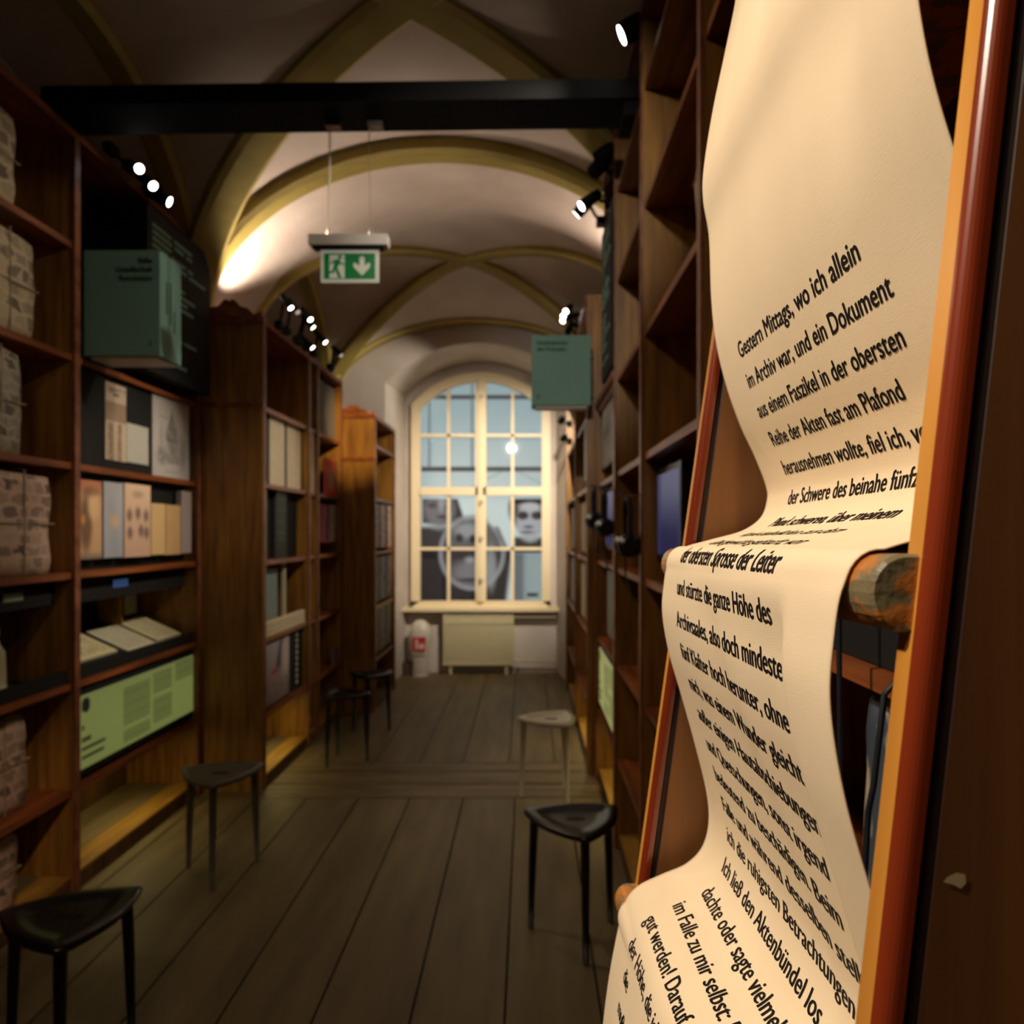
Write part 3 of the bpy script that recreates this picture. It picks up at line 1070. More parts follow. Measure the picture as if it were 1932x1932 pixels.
def red_poster(u, v):
    c = mixc(lin(205, 42, 42), lin(230, 70, 60), v)
    c = mixc(c, lin(190, 150, 170), blob(u, v, .5, .45, .22, .3, .6))
    c = mixc(c, lin(140, 90, 66), sm(.72, .76, u))
    return mixc(c, lin(214, 40, 40), blob(u, v, .45, .05, .3, .1, .6))


tag(box('display_board', -1.60, -1.585, 4.50, 5.35, 1.787, 2.20, plain('dark_green_mount', lin(52, 62, 58), .7)), 'dark green mount board behind two manuscript leaves', 'board')
px_l('manuscript', -1.575, 509, 537, 783, 908, .006, ms, 'cream manuscript leaf with faint sketches on green board, nearer the carved end panel', 'manuscript')
px_l('manuscript', -1.575, 542, 567, 795, 911, .006, ms, 'cream manuscript leaf with faint sketches on green board, farther from the carved end panel', 'manuscript')
tag(box('display_board', -1.62, -1.605, 4.50, 5.35, 1.332, 1.76, M['blackm']), 'matt black mount board behind the ring bound notebook', 'board')
px_l('paper_sheet', -1.57, 493, 503, 921, 1051, .01, flat(lin(150, 140, 136)), 'narrow grey-white leaf against the black board', 'paper')


def ringbook(u, v):
    c = lin(20, 22, 20)
    if abs(u - .5) < .34 and (v * 18) % 1 > .5 and .25 < v < .95:
        return lin(70, 88, 76)
    return c


px_l('notebook', -1.58, 521, 541, 924, 1048, .015, ringbook, 'dark ring bound notebook on the black board', 'notebook', nx=12, ny=60)
px_l('folder', -1.575, 565, 588, 934, 1045, .02, flat(lin(116, 112, 104), 2), 'grey card folder standing at the end of the shelf', 'folder')
tag(box('archive_box', -1.78, -1.60, 4.52, 4.92, .872, 1.27, plain('grey_blue_card', lin(120, 138, 134), .7)), 'grey-blue archive box standing upright above the cream folders', 'box')
tag(box('slat', -1.60, -1.58, 4.99, 5.03, .872, 1.30, plain('cream_lath', lin(190, 180, 150), .7)), 'thin cream upright slat beside the grey-blue archive box', 'slat')
for i, zz in enumerate((.872, .902, .932)):
    tag(box('folder', -1.575, -1.545, 4.50, 5.34, zz, zz + .026, plain('cream_folder', lin(222, 206, 170), .7)),
        ('lowest', 'middle', 'topmost')[i] + ' cream folder in the stack before the grey-blue archive box', 'folder', 'stacked cream folders')
t = thing('poster', 'colour photograph poster of a draped figure on black board low in the bookcase', 'poster', (-1.57, 4.9, .435))
bk_ = box('backing', -1.58, -1.565, 4.50, 5.35, .435, .84, M['blackm'], t)
y0, z1 = on_x(-1.555, 500, 1190)
sheet_l('photograph', -1.556, 4.54, 5.02, .45, .825, .006, poster, parent=bk_, nx=30, ny=40)
for k in range(9):
    box('lettering', -1.565, -1.564, 5.20, 5.235, .47 + k * .04, .495 + k * .04, M['white'], bk_)
px_l('paper_sheet', -1.545, 588, 600, 812, 926, .012, flat(lin(196, 172, 132), 3), 'narrow tan leaf standing between the two bays', 'paper')
tag(box('notice_board', -1.59, -1.575, 5.66, 6.28, 2.24, 2.66, plain('grey_felt', lin(120, 118, 116), .8)), 'pale grey board in the top row of the narrow bay', 'board')
px_l('poster', -1.555, 612, 641, 862, 945, .01, red_poster, 'bright red poster with a pale figure in the narrow bay', 'poster')


def stripes(seed, cols):
    def f(u, v):
        c = cols[int(u * len(cols) * .999)]
        return mixc(c, lin(30, 26, 30), .5 + .5 * noise.noise(Vector((u * 9, v * 7, seed))) if noise.noise(Vector((u * 6, v * 11, seed))) > .15 else 0)
    return f


px_l('book', -1.56, 612, 625, 952, 1024, .05, stripes(1, [lin(170, 60, 70), lin(90, 84, 120), lin(190, 180, 180)]), 'picture book with red and violet cover under the red poster', 'book')
px_l('book', -1.56, 627, 640, 953, 1022, .05, stripes(2, [lin(206, 196, 190), lin(190, 160, 160), lin(100, 80, 120)]), 'picture book with white and violet cover under the red poster', 'book')
px_l('paper_sheet', -1.545, 637, 646.5, 1040, 1104, .012, flat(lin(150, 142, 96), 4), 'narrow olive leaf standing in the narrow bay', 'paper')
px_l('paper_sheet', -1.55, 628, 640, 1225, 1262, .01, flat(lin(110, 100, 104), 4), 'grey leaf standing in the lowest row of the narrow bay', 'paper')
sp = [(lin(206, 190, 186), lin(120, 40, 44)), (lin(130, 128, 140), lin(60, 58, 66)), (lin(112, 108, 108), lin(50, 46, 50))]
for k, (a, b) in enumerate(sp):
    z0, z1 = ((1.36, 1.74), (.90, 1.28), (.46, .83))[k]
    tag(sheet_l('art_print', XD - .02, 6.46, 7.26, z0, z1, .01, stripes(10 + k, [a, b, a, b, a])),
        ('pale patterned print', 'violet-grey patterned print', 'dark grey patterned print')[k] + ' in the bookcase next to the window wall', 'print')

# ------------------------------------------------------------------ exhibits, right side
def photo(u, v):
    c = mixc(lin(130, 122, 116), lin(176, 168, 158), v)
    c = mixc(c, lin(72, 66, 66), .7 * max(0, noise.noise(Vector((u * 4, v * 6, 7)))) + .5 * blob(u, v, .55, .45, .25, .2, .6))
    return mixc(c, lin(206, 196, 184), blob(u, v, .25, .8, .2, .12, .6))


def screen(u, v):
    c = mixc(lin(40, 44, 96), lin(130, 130, 160), sm(.2, .95, v) * sm(.0, .6, 1 - abs(u - .55)))
    return mixc(c, lin(64, 66, 120), .6 * (1 - sm(.1, .25, u)))


def monitor(label, X, y0, y1, z0, z1, floor_z):
    t = thing('monitor', label, 'monitor', (X + .04, (y0 + y1) / 2, floor_z))
    ca_ = box('casing', X, X + .05, y0 - .02, y1 + .02, z0 - .02, z1 + .02, M['blackp'], t)
    sheet_r('screen', X - .002, y0, y1, z0, z1, .004, screen, parent=ca_, nx=20, ny=20, mat='screen')
    box('stand', X + .01, X + .12, (y0 + y1) / 2 - .08, (y0 + y1) / 2 + .08, floor_z, z0 - .015, M['blackm'], t)
    return t


monitor('monitor showing a blue-grey picture in the right bookcase beside the ladder', .47, 2.37, 2.76, 1.42, 1.70, 1.332)
monitor('dark monitor with pale edge beyond the headphones', .46, 3.78, 4.5, 1.42, 1.72, 1.332)
px_r('photograph', .445, 1128, 1158, 700, 868, .012, photo, 'large grey photograph leaning in the right bookcase above the dark monitor', 'photograph', nx=30, ny=40)
tag(box('slat', .44, .455, 2.96, 3.02, 1.332, 1.74, plain('cream_lath_b', lin(196, 190, 168), .7)), 'pale upright slat behind the headphones', 'slat')


def headphones(label, c):
    x, y, z = c
    t = thing('headphones', label, 'headphones', (x, y, z - .24), 'headphones hanging on the right bookcase')
    mb = MB()
    mb.tube([(x, y + .075 * math.cos(a), z - .075 + .075 * math.sin(a)) for a in [math.pi * i / 14 for i in range(15)]], .010, 8)
    for s in (-1, 1):
        mb.tube([(x, y + s * .075, z - .075), (x, y + s * .078, z - .16)], .008, 8)
    mb.build('headband', M['blackp'], t)
    for s in (-1, 1):
        mb = MB()
        mb.tube([(x, y + s * .086, z - .18), (x, y + s * .066, z - .18), (x, y + s * .05, z - .18), (x, y + s * .036, z - .18)], [.028, .045, .046, .034], 16)
        mb.build('ear_cup', M['blackp'], t)
    mb = MB()
    mb.tube([(x + .05, y, z + .004), (x - .02, y, z + .004), (x - .026, y, z + .02)], .006, 6)
    mb.build('hook', M['steel'], t)
    mb = MB()
    mb.tube([(x, y + .07, z - .22), (x, y + .06, z - .30), (x + .02, y + .02, z - .38), (x + .05, y, z - .40)], .004, 6)
    mb.build('cord', M['cable'], t)
    return t


headphones('black headphones hooked on the post beside the blue-grey monitor', (.375, 2.88, 1.63))
headphones('black headphones hooked on the post beside the dark monitor', (.375, 3.75, 1.70))
headphones('black headphones hanging in front of the dark monitor', (.36, 4.15, 1.74))
for i, (xa, xb, yt, yb, cc, lab) in enumerate((
        (1122, 1131, 1068, 1200, lin(120, 118, 120), 'grey board standing under the dark monitor'),
        (1146, 1158, 1075, 1210, lin(128, 140, 142), 'blue-grey board with white tag under the dark monitor'))):
    px_r('board', .46, xa, xb, yt, yb, .02, flat(cc, i), lab, 'board')
tag(box('twig_bundle', .47, .52, 3.18, 3.24, .872, 1.28, mottled('pale_bark', lin(120, 100, 60), lin(190, 170, 120), 30, .8)), 'pale narrow stick like relic standing under the headphones', 'relic')
px_r('manuscript', .46, 1214, 1250, 1105, 1150, .02, flat(lin(200, 190, 160), 3), 'pale card standing half hidden by the leaning ladder', 'manuscript')
rc = [(4.86, 5.06, lin(206, 198, 170), 'cream'), (5.1, 5.26, lin(110, 100, 96), 'dark grey'), (5.32, 5.6, lin(196, 186, 160), 'buff'),
      (6.05, 6.4, lin(176, 160, 140), 'tan'), (6.5, 6.9, lin(150, 146, 144), 'grey')]
for i, (a, b, cc, nm) in enumerate(rc):
    tag(sheet_r('book', XG + .02, a, b, .90, 1.27, .03, flat(cc, i), side=cc), nm + ' face-out book in the right bookcase beside the window niche, below eye level', 'book', 'books below eye level by the niche')
    tag(sheet_r('book', XG + .02, a + .03, b, 1.36, 1.70, .03, flat(mixc(cc, lin(150, 120, 90), .5), i + 9), side=cc), nm + ' faded face-out book in the right bookcase beside the window niche, at eye level', 'book', 'books at eye level by the niche')
px_r('slat', .385, 1102, 1106, 800, 905, .01, flat(lin(150, 168, 162)), 'slim pale teal slat on the right bookcase below the teal hanging box', 'slat')

# ------------------------------------------------------------------ ladder
M['lad_red'] = mottled('red_brown_varnish', lin(96, 34, 14), lin(150, 58, 24), 10, .28, (1, 1, .12), .15, coat=.6, lo=.3, hi=.75)
M['lad_gold'] = mottled('worn_golden_wood', lin(176, 112, 40), lin(224, 158, 68), 14, .4, (1, 1, .1), .2, coat=.2, lo=.3, hi=.7)
M['lad_dark'] = plain('dark_groove', lin(40, 18, 10), .6)
M['lad_brown'] = mottled('dark_brown_plank', lin(92, 56, 26), lin(140, 92, 46), 16, .55, (1.5, 1, .08), .2, lo=.3, hi=.72)
M['tread'] = mottled('worn_painted_tread', lin(124, 114, 84), lin(190, 122, 56), 70, .38, (1, 1, 1), .5, coat=.4, lo=.46, hi=.52)


def railx(y, z):
    m = .1115 + (.139 - .1115) * (y - .295) / (.73 - .295)
    return .1505 + m * (z - 1.5)


lad = thing('ladder', 'leaning wooden library ladder with worn golden edges and rounded treads', 'ladder', (0, .52, 0))


def rail(yn):
    yf = yn + .02
    arc = [(.006 - .006 * math.cos(a), yn + .006 - .006 * math.sin(a)) for a in [math.pi / 2 * i / 6 for i in range(7)]]
    prof = [(.005, yf), (.0015, yf - .0008), (0, yf - .003)] + arc + [(.009, yn), (.0105, yn + .0022), (.0135, yn + .0022), (.015, yn + .0003), (.105, yn + .0003), (.105, yf)]
    mi = [0, 0, 1] + [0] * 6 + [0, 2, 2, 2, 3, 3, 3]
    n = len(prof)
    zs = [2.78 * i / 40 for i in range(41)]
    vs = [(railx(p[1], z) + p[0], p[1], z) for z in zs for p in prof]
    fs, fm = [], []
    for i in range(40):
        for k in range(n):
            fs.append((i * n + k, i * n + (k + 1) % n, (i + 1) * n + (k + 1) % n, (i + 1) * n + k))
            fm.append(mi[k])
    fs += [tuple(range(n)), tuple(40 * n + k for k in reversed(range(n)))]
    fm += [3, 3]
    return part('rail', vs, fs, [M['lad_red'], M['lad_gold'], M['lad_dark'], M['lad_brown']], lad, fm)


r_near = rail(.285)
r_far = rail(.72)
chip = [(.0, .0), (.006, .0026), (.012, .0014), (.0125, -.004), (.009, -.0075), (.004, -.005), (-.003, -.0032)]
cz = 1.372
part('paint_chip', [(railx(.285, cz) + .0195 + a * .55, .2850, cz + b * .6) for a, b in chip] + [(railx(.285, cz) + .0195 + a * .55, .2853, cz + b * .6) for a, b in chip],
     [tuple(range(7)), tuple(range(13, 6, -1))], plain('pale_paint', lin(190, 170, 130), .6), r_near)
def tread_dz(y):
    return .0075 * (1 - (y - .2925) / .44)


def tread_x(y, zt):
    return railx(y, zt) + .002 * (1 - (y - .2925) / .44)


TOPS = [1.484 + .321 * k for k in range(-4, 4)]
for zt in TOPS:
    th = .030
    arc = [(-.0075 - .0125 * math.sin(a), zt - th / 2 + th / 2 * math.cos(a)) for a in [math.pi * i / 10 for i in range(11)]]
    prof = [(.085, zt)] + arc + [(.085, zt - th)]
    n = len(prof)
    vs, fs = [], []
    ys = [.2925, .294] + [.30 + .43 * i / 6 for i in range(7)] + [.7365, .738]
    for q, y in enumerate(ys):
        e = .0 if 0 < q < len(ys) - 1 else .0012
        for a, z in prof:
            cx, cz2 = .03, zt - th / 2
            vs.append((tread_x(y, zt) + a + (e if a < 0 else 0), y, z + tread_dz(y) + (cz2 - z) * e / .015))
    for i in range(len(ys) - 1):
        for k in range(n):
            fs.append((i * n + k, i * n + (k + 1) % n, (i + 1) * n + (k + 1) % n, (i + 1) * n + k))
    fs += [tuple(range(n)), tuple((len(ys) - 1) * n + k for k in reversed(range(n)))]
    part('tread', vs, fs, M['tread'], lad)

# ------------------------------------------------------------------ cloth banner woven over the treads
pts = [(1520, -352), (1470, -350), (1430, -335), (1412, -290), (1404, -220), (1398, -140), (1393, -60), (1388, 0), (1370, 90), (1345, 210), (1328, 320), (1327, 380), (1338, 450), (1342, 560), (1350, 640),
       (1368, 720), (1395, 800), (1425, 865), (1445, 918), (1447, 945), (1435, 978), (1400, 1003), (1340, 1020), (1290, 1035), (1262, 1060),
       (1252, 1110), (1250, 1160), (1262, 1230), (1285, 1310), (1310, 1400), (1332, 1490), (1337, 1550), (1325, 1598), (1295, 1630),
       (1250, 1650), (1205, 1672), (1180, 1702), (1165, 1760), (1150, 1840), (1138, 1932), (1128, 2040), (1126, 2120), (1140, 2200), (1165, 2260)]
YF, YN = .70, .312
PP = [Vector(((x - 995) * YF / F, HE - (y - 1003) * YF / F)) for x, y in pts]
Q = [PP[0] * 2 - PP[1]] + PP + [PP[-1] * 2 - PP[-2]]
CV = []
for i in range(1, len(Q) - 2):
    for k in range(10):
        t = k / 10
        a, b, c, d = Q[i - 1:i + 3]
        CV.append(.5 * (2 * b + (c - a) * t + (2 * a - 5 * b + 4 * c - d) * t * t + (3 * b - a - 3 * c + d) * t ** 3))
CV.append(PP[-1])
SS = [0]
for a, b in zip(CV, CV[1:]):
    SS.append(SS[-1] + (b - a).length)


def prof_at(s):
    import bisect
    i = max(0, min(len(SS) - 2, bisect.bisect_right(SS, s) - 1))
    t = (s - SS[i]) / (SS[i + 1] - SS[i])
    return CV[i].lerp(CV[i + 1], t)


def cloth(y, s):
    p = prof_at(s)
    x, z = p.x, p.y
    k = (YF - y) / (YF - YN)
    x -= .010 * k * sm(1.62, 1.74, z)
    w = sm(1.465, 1.43, z) * 0 + (1 - sm(1.43, 1.47, z)) * sm(1.19, 1.26, z)
    y1 = .525 - .051 * (1.45 - z) / .10
    y2 = .378 - .010 * (1.45 - z) / .10
    saw = .0119 * k - .0014 * (1 - sm(y1 - .018, y1 + .018, y)) - .0105 * (1 - sm(y2 - .014, y2 + .014, y))
    x += saw * w
    x += .006 * math.exp(-((y - .40) / .035) ** 2) * sm(1.66, 1.76, z)
    z += tread_dz(y) * sum(math.exp(-((z - q) / .07) ** 2) for q in TOPS)
    for zt in TOPS:                      # lie on the treads, never through them
        if abs(z - zt) < .06:
            ca, cz_ = tread_x(y, zt) - .0075, zt + tread_dz(y) - .015
            ex_, ez = .0125 + .0018, .015 + .0018
            if x >= ca and z > cz_ - .004:
                z = max(z, cz_ + ez)
            elif x < ca:
                q = math.hypot((x - ca) / ex_, (z - cz_) / ez)
                if q < 1:
                    x, z = ca + (x - ca) / max(q, .05), cz_ + (z - cz_) / max(q, .05)
    return Vector((x, y, z))


ys = [YN + (YF - YN) * i / 90 for i in range(91)]
NS = 460
ss = [SS[-1] * j / NS for j in range(NS + 1)]
vs = [cloth(y, s) for s in ss for y in ys]
n = len(ys)
fs = [(j * n + i, (j + 1) * n + i, (j + 1) * n + i + 1, j * n + i + 1) for j in range(NS) for i in range(n - 1)]


def cloth_mat():
    m, nt, b = nodes_of('cream_canvas')
    uv = nt.nodes.new('ShaderNodeUVMap')
    mp = nt.nodes.new('ShaderNodeMapping')
    mp.inputs['Scale'].default_value = (120, 1500, 1)
    nz = nt.nodes.new('ShaderNodeTexNoise')
    nz.inputs['Scale'].default_value = 1
    nz.inputs['Detail'].default_value = 3
    n2 = nt.nodes.new('ShaderNodeTexNoise')
    n2.inputs['Scale'].default_value = 6
    rp = nt.nodes.new('ShaderNodeValToRGB')
    rp.color_ramp.elements[0].color = (*lin(232, 212, 178), 1)
    rp.color_ramp.elements[1].color = (*lin(244, 226, 194), 1)
    bp = nt.nodes.new('ShaderNodeBump')
    bp.inputs['Strength'].default_value = .22
    bp.inputs['Distance'].default_value = .0004
    nt.links.new(uv.outputs[0], mp.inputs[0])
    nt.links.new(mp.outputs[0], nz.inputs['Vector'])
    nt.links.new(nz.outputs['Fac'], bp.inputs['Height'])
    nt.links.new(bp.outputs[0], b.inputs['Normal'])
    nt.links.new(n2.outputs['Fac'], rp.inputs[0])
    nt.links.new(rp.outputs[0], b.inputs['Base Color'])
    b.inputs['Roughness'].default_value = .9
    b.inputs['Specular IOR Level'].default_value = .15
    return m


ban = part('cloth_banner', vs, fs, cloth_mat(), None, None, True, (.15, .5, 1.0))
uvl = ban.data.uv_layers.new(name='UVMap')
for lp in ban.data.loops:
    j, i = divmod(lp.vertex_index, n)
    uvl.data[lp.index].uv = (ys[i], ss[j])
so = ban.modifiers.new('thickness', 'SOLIDIFY')
so.thickness = .0007
so.offset = 0
tag(ban, 'long cream cloth banner printed with black German text, draped over the ladder treads', 'banner')

LINES = ['Gestern Mittags, wo ich allein', 'im Archiv war, und ein Dokument', 'aus einem Faszikel in der obersten', 'Reihe der Akten fast am Plafond',
         'herausnehmen wollte, fiel ich, von', 'der Schwere des beinahe fünfzig', 'Pfund schweren, über meinem', 'Kopfe befindlichen, aus dem',
         'Gleichgewichte gebracht, von', 'der obersten Sprosse der Leiter', 'und stürzte die ganze Höhe des', 'Archivsaales, also doch mindestens',
         'fünf Klafter hoch herunter, ohne', 'mich, was einem Wunder gleicht,', 'außer einigen Hautabschiebungen', 'und Quetschungen, sonst irgend',
         'bedeutend zu beschädigen. Beim', 'Falle und während desselben stellte', 'ich die ruhigsten Betrachtungen', 'Ich ließ den Aktenbündel los,',
         'dachte oder sagte vielmehr', 'im Falle zu mir selbst: Das kann', 'gut werden! Darauf', 'der Höhe, die ich', 'die', 'muß']


def ray_s(x, y):
    a, b = (x - 995) / F, (y - 1003) / F
    g = [p.x * b - (HE - p.y) * a for p in CV]
    for i in range(len(g) - 1):
        if g[i] * g[i + 1] <= 0 and .5 < CV[i].x / a < .75:
            return SS[i]


S0 = ray_s(1400, 680)
PITCH, SIZE, YST = .0262, .0186, .640
for i, tx in enumerate(LINES):
    me = text_mesh(tx, SIZE, 1.0)
    w = max(v.co.x for v in me.vertices)
    xs = {0: 1.045, 1: .98, 2: .955, 3: .925, 4: .935, 5: .93}.get(i, 1.0 if 8 < i < 19 else .96)
    bm = bmesh.new()
    for sx, sy in ((-.00042, -.00016), (.00042, .00016)):      # heavy weight: two slightly shifted impressions
        for v in me.vertices:
            v.co.x += sx
            v.co.y += sy
        bm.from_mesh(me)
        for v in me.vertices:
            v.co.x -= sx
            v.co.y -= sy
    bpy.data.meshes.remove(me)
    for k in range(-4, 9):
        bmesh.ops.bisect_plane(bm, geom=bm.verts[:] + bm.edges[:] + bm.faces[:], plane_co=(0, k * .002, 0), plane_no=(0, 1, 0))
    for k in range(1, 36):
        if k * .008 / xs < w:
            bmesh.ops.bisect_plane(bm, geom=bm.verts[:] + bm.edges[:] + bm.faces[:], plane_co=(k * .008 / xs, 0, 0), plane_no=(1, 0, 0))
    s = S0 + PITCH * i
    vv = []
    for v in bm.verts:
        y, q = YST - v.co.x * xs, s - v.co.y
        p = cloth(y, q)
        ds = cloth(y, q + .001) - cloth(y, q - .001)
        dy = cloth(y + .001, q) - cloth(y - .001, q)
        nn = ds.cross(dy).normalized()
        if nn.x > 0 and abs(nn.x) > .3 or (abs(nn.x) <= .3 and nn.z < 0):
            nn = -nn
        vv.append(p + nn * .0007)
    ff = [tuple(v.index for v in f.verts) for f in bm.faces]
    bm.free()
    part('text_line', vv, ff, M['ink'], ban)

# cables behind the ladder
for lab, cp in (('thin dark cable hanging straight down beside the cloth', [(.375, .925, 1.79), (.376, .93, 1.5), (.377, .928, 1.3), (.378, .926, 1.1), (.376, .93, .6), (.40, .93, .0)]),
                ('thin dark cable looping from a shelf edge behind the ladder rail', [(.43, .84, 1.332), (.405, .845, 1.335), (.395, .85, 1.32), (.389, .85, 1.27), (.383, .85, 1.22), (.377, .85, 1.19), (.372, .85, 1.10), (.372, .85, .6), (.39, .85, 0)])):
    mb = MB()
    mb.tube(cp, .0035, 8)
    tag(mb.build('cable', M['cable'], None, True, (cp[-1][0], cp[-1][1], 0)), lab, 'cable')

# ------------------------------------------------------------------ stools
def stool(label, x, y, rot, mat, group=None, R=.20, H=.45):
    t = thing('stool', label, 'stool', (x, y, 0), group)
    corners = [Vector((R - .035, 0)), Vector((R - .035, 0)), Vector((R - .035, 0))]
    corners = [Vector(((R - .035) * math.cos(rot + k * 2 * math.pi / 3), (R - .035) * math.sin(rot + k * 2 * math.pi / 3))) for k in range(3)]
    out = []
    N = 60
    for i in range(N):
        a = 2 * math.pi * i / N
        d = Vector((math.cos(a), math.sin(a)))
        # rounded triangle with slightly bowed sides
        best = max(c.dot(d) for c in corners) + .035
        q = ((a - rot) % (2 * math.pi / 3)) / (2 * math.pi / 3)
        rr = R * (.70 + .30 * (abs(2 * q - 1) ** 2.4))
        out.append(d * rr)
    rings = [(0, -.012), (.45, -.011), (.66, -.008), (.74, 0), (.94, .0), (1.0, -.006), (1.0, -.016), (.95, -.024), (.6, -.026), (0, -.026)]
    vs, fs = [], []
    for f, dz in rings:
        for o in out:
            vs.append((x + o.x * f, y + o.y * f, H + dz))
    for r in range(len(rings) - 1):
        for i in range(N):
            fs.append((r * N + i, r * N + (i + 1) % N, (r + 1) * N + (i + 1) % N, (r + 1) * N + i))
    st = part('seat', vs, fs, mat, t, None, True)
    box('hand_slot', x - .035, x + .035, y - .012, y + .012, H - .013, H - .0105, M['blackm'], st)
    for c in corners:
        mb = MB()
        c2 = c * .93
        mb.tube([(x + c2.x, y + c2.y, H - .024), (x + c2.x * 1.05, y + c2.y * 1.05, .25), (x + c2.x * 1.10, y + c2.y * 1.10, 0)], [.017, .015, .0105], 12)
        mb.build('leg', mat, t, True)
    return t


D = math.radians
stool('black three-legged stool beside the low lit shelf of the left bookcase', -1.265, 2.12, D(54), M['blackp'], R=.205)
stool('grey three-legged stool in front of the carved end panel', -1.353, 3.38, D(42), M['grey_stool'], R=.20)
stool('black three-legged stool near the foot of the ladder, with a dished seat and hand slot', .178, 2.84, D(38), M['blackp'], R=.21)
stool('pale grey three-legged stool on the right, past the black stool near the ladder', .135, 4.36, D(180), M['white_stool'], R=.20)
stool('black three-legged stool by the left bookcase, nearer of the pair', -1.20, 5.02, D(0), M['blackp'], R=.185)
stool('black three-legged stool by the left bookcase, the one closer to the window', -1.17, 5.72, D(35), M['blackp'], R=.185)

# ------------------------------------------------------------------ beam and exit sign
t = thing('beam', 'black steel beam spanning the aisle between the two tall bookcases', 'beam', (-.73, 3.1, 3.16))
zl, zr = 3.165, 3.195
part('web', [(-1.90, 3.0, zl), (.44, 3.0, zr), (.44, 3.0, zr + .075), (-1.90, 3.0, zl + .075), (-1.90, 3.23, zl), (.44, 3.23, zr), (.44, 3.23, zr + .075), (-1.90, 3.23, zl + .075)],
     [(0, 1, 2, 3), (5, 4, 7, 6), (4, 5, 1, 0), (3, 2, 6, 7), (4, 0, 3, 7), (1, 5, 6, 2)], M['black'], t)
for x in (-1.86, .43):
    box('foot_plate', x - .05, x + .05, 3.02, 3.21, 3.16 if x < 0 else 3.14, 3.17 if x < 0 else 3.20, M['black'], t)

ex = thing('exit_sign', 'green emergency exit sign with running figure and down arrow, hung from the beam', 'exit sign', (-.727, 3.15, 2.52))
YX = 3.15
sc = YX / F


def exx(x):
    return (x - 995) * sc


def exz(y):
    return HE - (y - 1003) * sc


box('housing', exx(585), exx(733), YX - .03, YX + .03, exz(466), exz(446), M['white'], ex)
box('slot', exx(592), exx(724), YX - .02, YX + .02, exz(472), exz(466), M['blackm'], ex)
pl = box('plate', exx(606), exx(715), YX - .006, YX + .006, exz(533), exz(473), M['signw'], ex)
box('green_field', exx(612), exx(708.5), YX - .0072, YX - .006, exz(527.5), exz(479), M['signg'], pl)


def poly(name, pp, mat, dy):
    k = len(pp)
    vs = [(exx(a), YX - dy, exz(b)) for a, b in pp] + [(exx(a), YX - dy + .0006, exz(b)) for a, b in pp]
    part(name, vs, [tuple(range(k)), tuple(range(2 * k - 1, k - 1, -1))], mat, pl)


poly('doorway', [(622.5, 482), (651, 482), (651, 526), (622.5, 526)], M['signw'], .0079)
for nm, pp in (('figure_head', [(640, 483), (644, 483), (646, 486), (644, 490), (640, 490), (638.5, 486)]),
               ('figure_body', [(632, 492), (641, 490), (644, 495), (636, 509), (630, 507)]),
               ('figure_arm', [(641, 492), (645, 497), (651, 499), (651, 502), (643, 500), (639, 495)]),
               ('figure_arm', [(634, 491), (624, 496), (623, 500), (626, 500), (627, 498), (634, 496)]),
               ('figure_leg', [(634, 507), (638, 507), (645, 525), (640, 526), (634, 512)]),
               ('figure_leg', [(630, 505), (634, 509), (631, 516), (622.5, 517), (622.5, 513), (628, 512)])):
    poly(nm, pp, M['signg'], .0086)
poly('arrow', [(679, 487), (682, 485), (686, 485), (688.5, 487), (688.5, 503), (696, 497), (699, 499), (698, 506), (684, 521), (668.5, 506), (667, 499), (670, 497), (679, 503)], M['signw'], .0079)
for x, r in ((620, .004), (699.5, .0015)):
    mb = MB()
    mb.tube([(exx(x), YX, exz(446)), (exx(x + (3 if r > .002 else -4)), YX, 3.172)], r, 8)
    mb.build('suspension_cable', M['white'] if r > .002 else M['steel'], ex)
    mb = MB()
    mb.tube([(exx(x), YX, exz(446)), (exx(x), YX, exz(440)), (exx(x), YX, exz(431))], [.009, .009, .006], 10)
    mb.build('ferrule', M['steel'], ex)
    box('ceiling_clip', exx(x) - .01, exx(x) + .05, YX - .02, YX + .02, 3.155, 3.175, M['steel'], ex)

# ------------------------------------------------------------------ radiator, wrapped extinguisher
rd = thing('radiator', 'cream panel radiator under the window sill with two side pipes', 'radiator', (-.515, 8.1, 0))
x0, x1, z0, z1 = -.885, -.14, .10, .635
mb = MB()
N = 30
for i in range(N):
    a = x0 + (x1 - x0) * i / N
    b = x0 + (x1 - x0) * (i + 1) / N
    mb.box(a + .004, b - .004, 8.045, 8.062, z0 + .03, z1 - .10)
mb.box(x0, x1, 8.058, 8.13, z0, z1 - .02)
mb.build('panel', M['radw'], rd)
for i in range(28):
    a = x0 + (x1 - x0) * i / 28
    box('grille_slat', a + .004, a + .02, 8.035, 8.14, z1 - .025, z1, M['radw'], rd)
box('bottom_rail', x0, x1, 8.04, 8.13, z0, z0 + .03, M['radw'], rd)
box('top_rail', x0, x1, 8.04, 8.055, z1 - .10, z1 - .02, M['radw'], rd)
for x in (x0 + .08, x1 - .08):
    box('foot', x - .015, x + .015, 8.06, 8.12, 0, z0, M['radw'], rd)
for z in (.60, .135):
    mb = MB()
    mb.tube([(x1 - .01, 8.10, z), (.31, 8.10, z)], .011, 8)
    mb.build('pipe', M['radw'], rd)
mb = MB()
mb.tube([(x1 + .03, 8.10, .135), (x1 + .07, 8.10, .135)], [.02, .016], 10)
mb.tube([(x1 + .05, 8.10, .135), (x1 + .05, 8.06, .135)], .018, 10)
mb.build('valve', M['white'], rd)

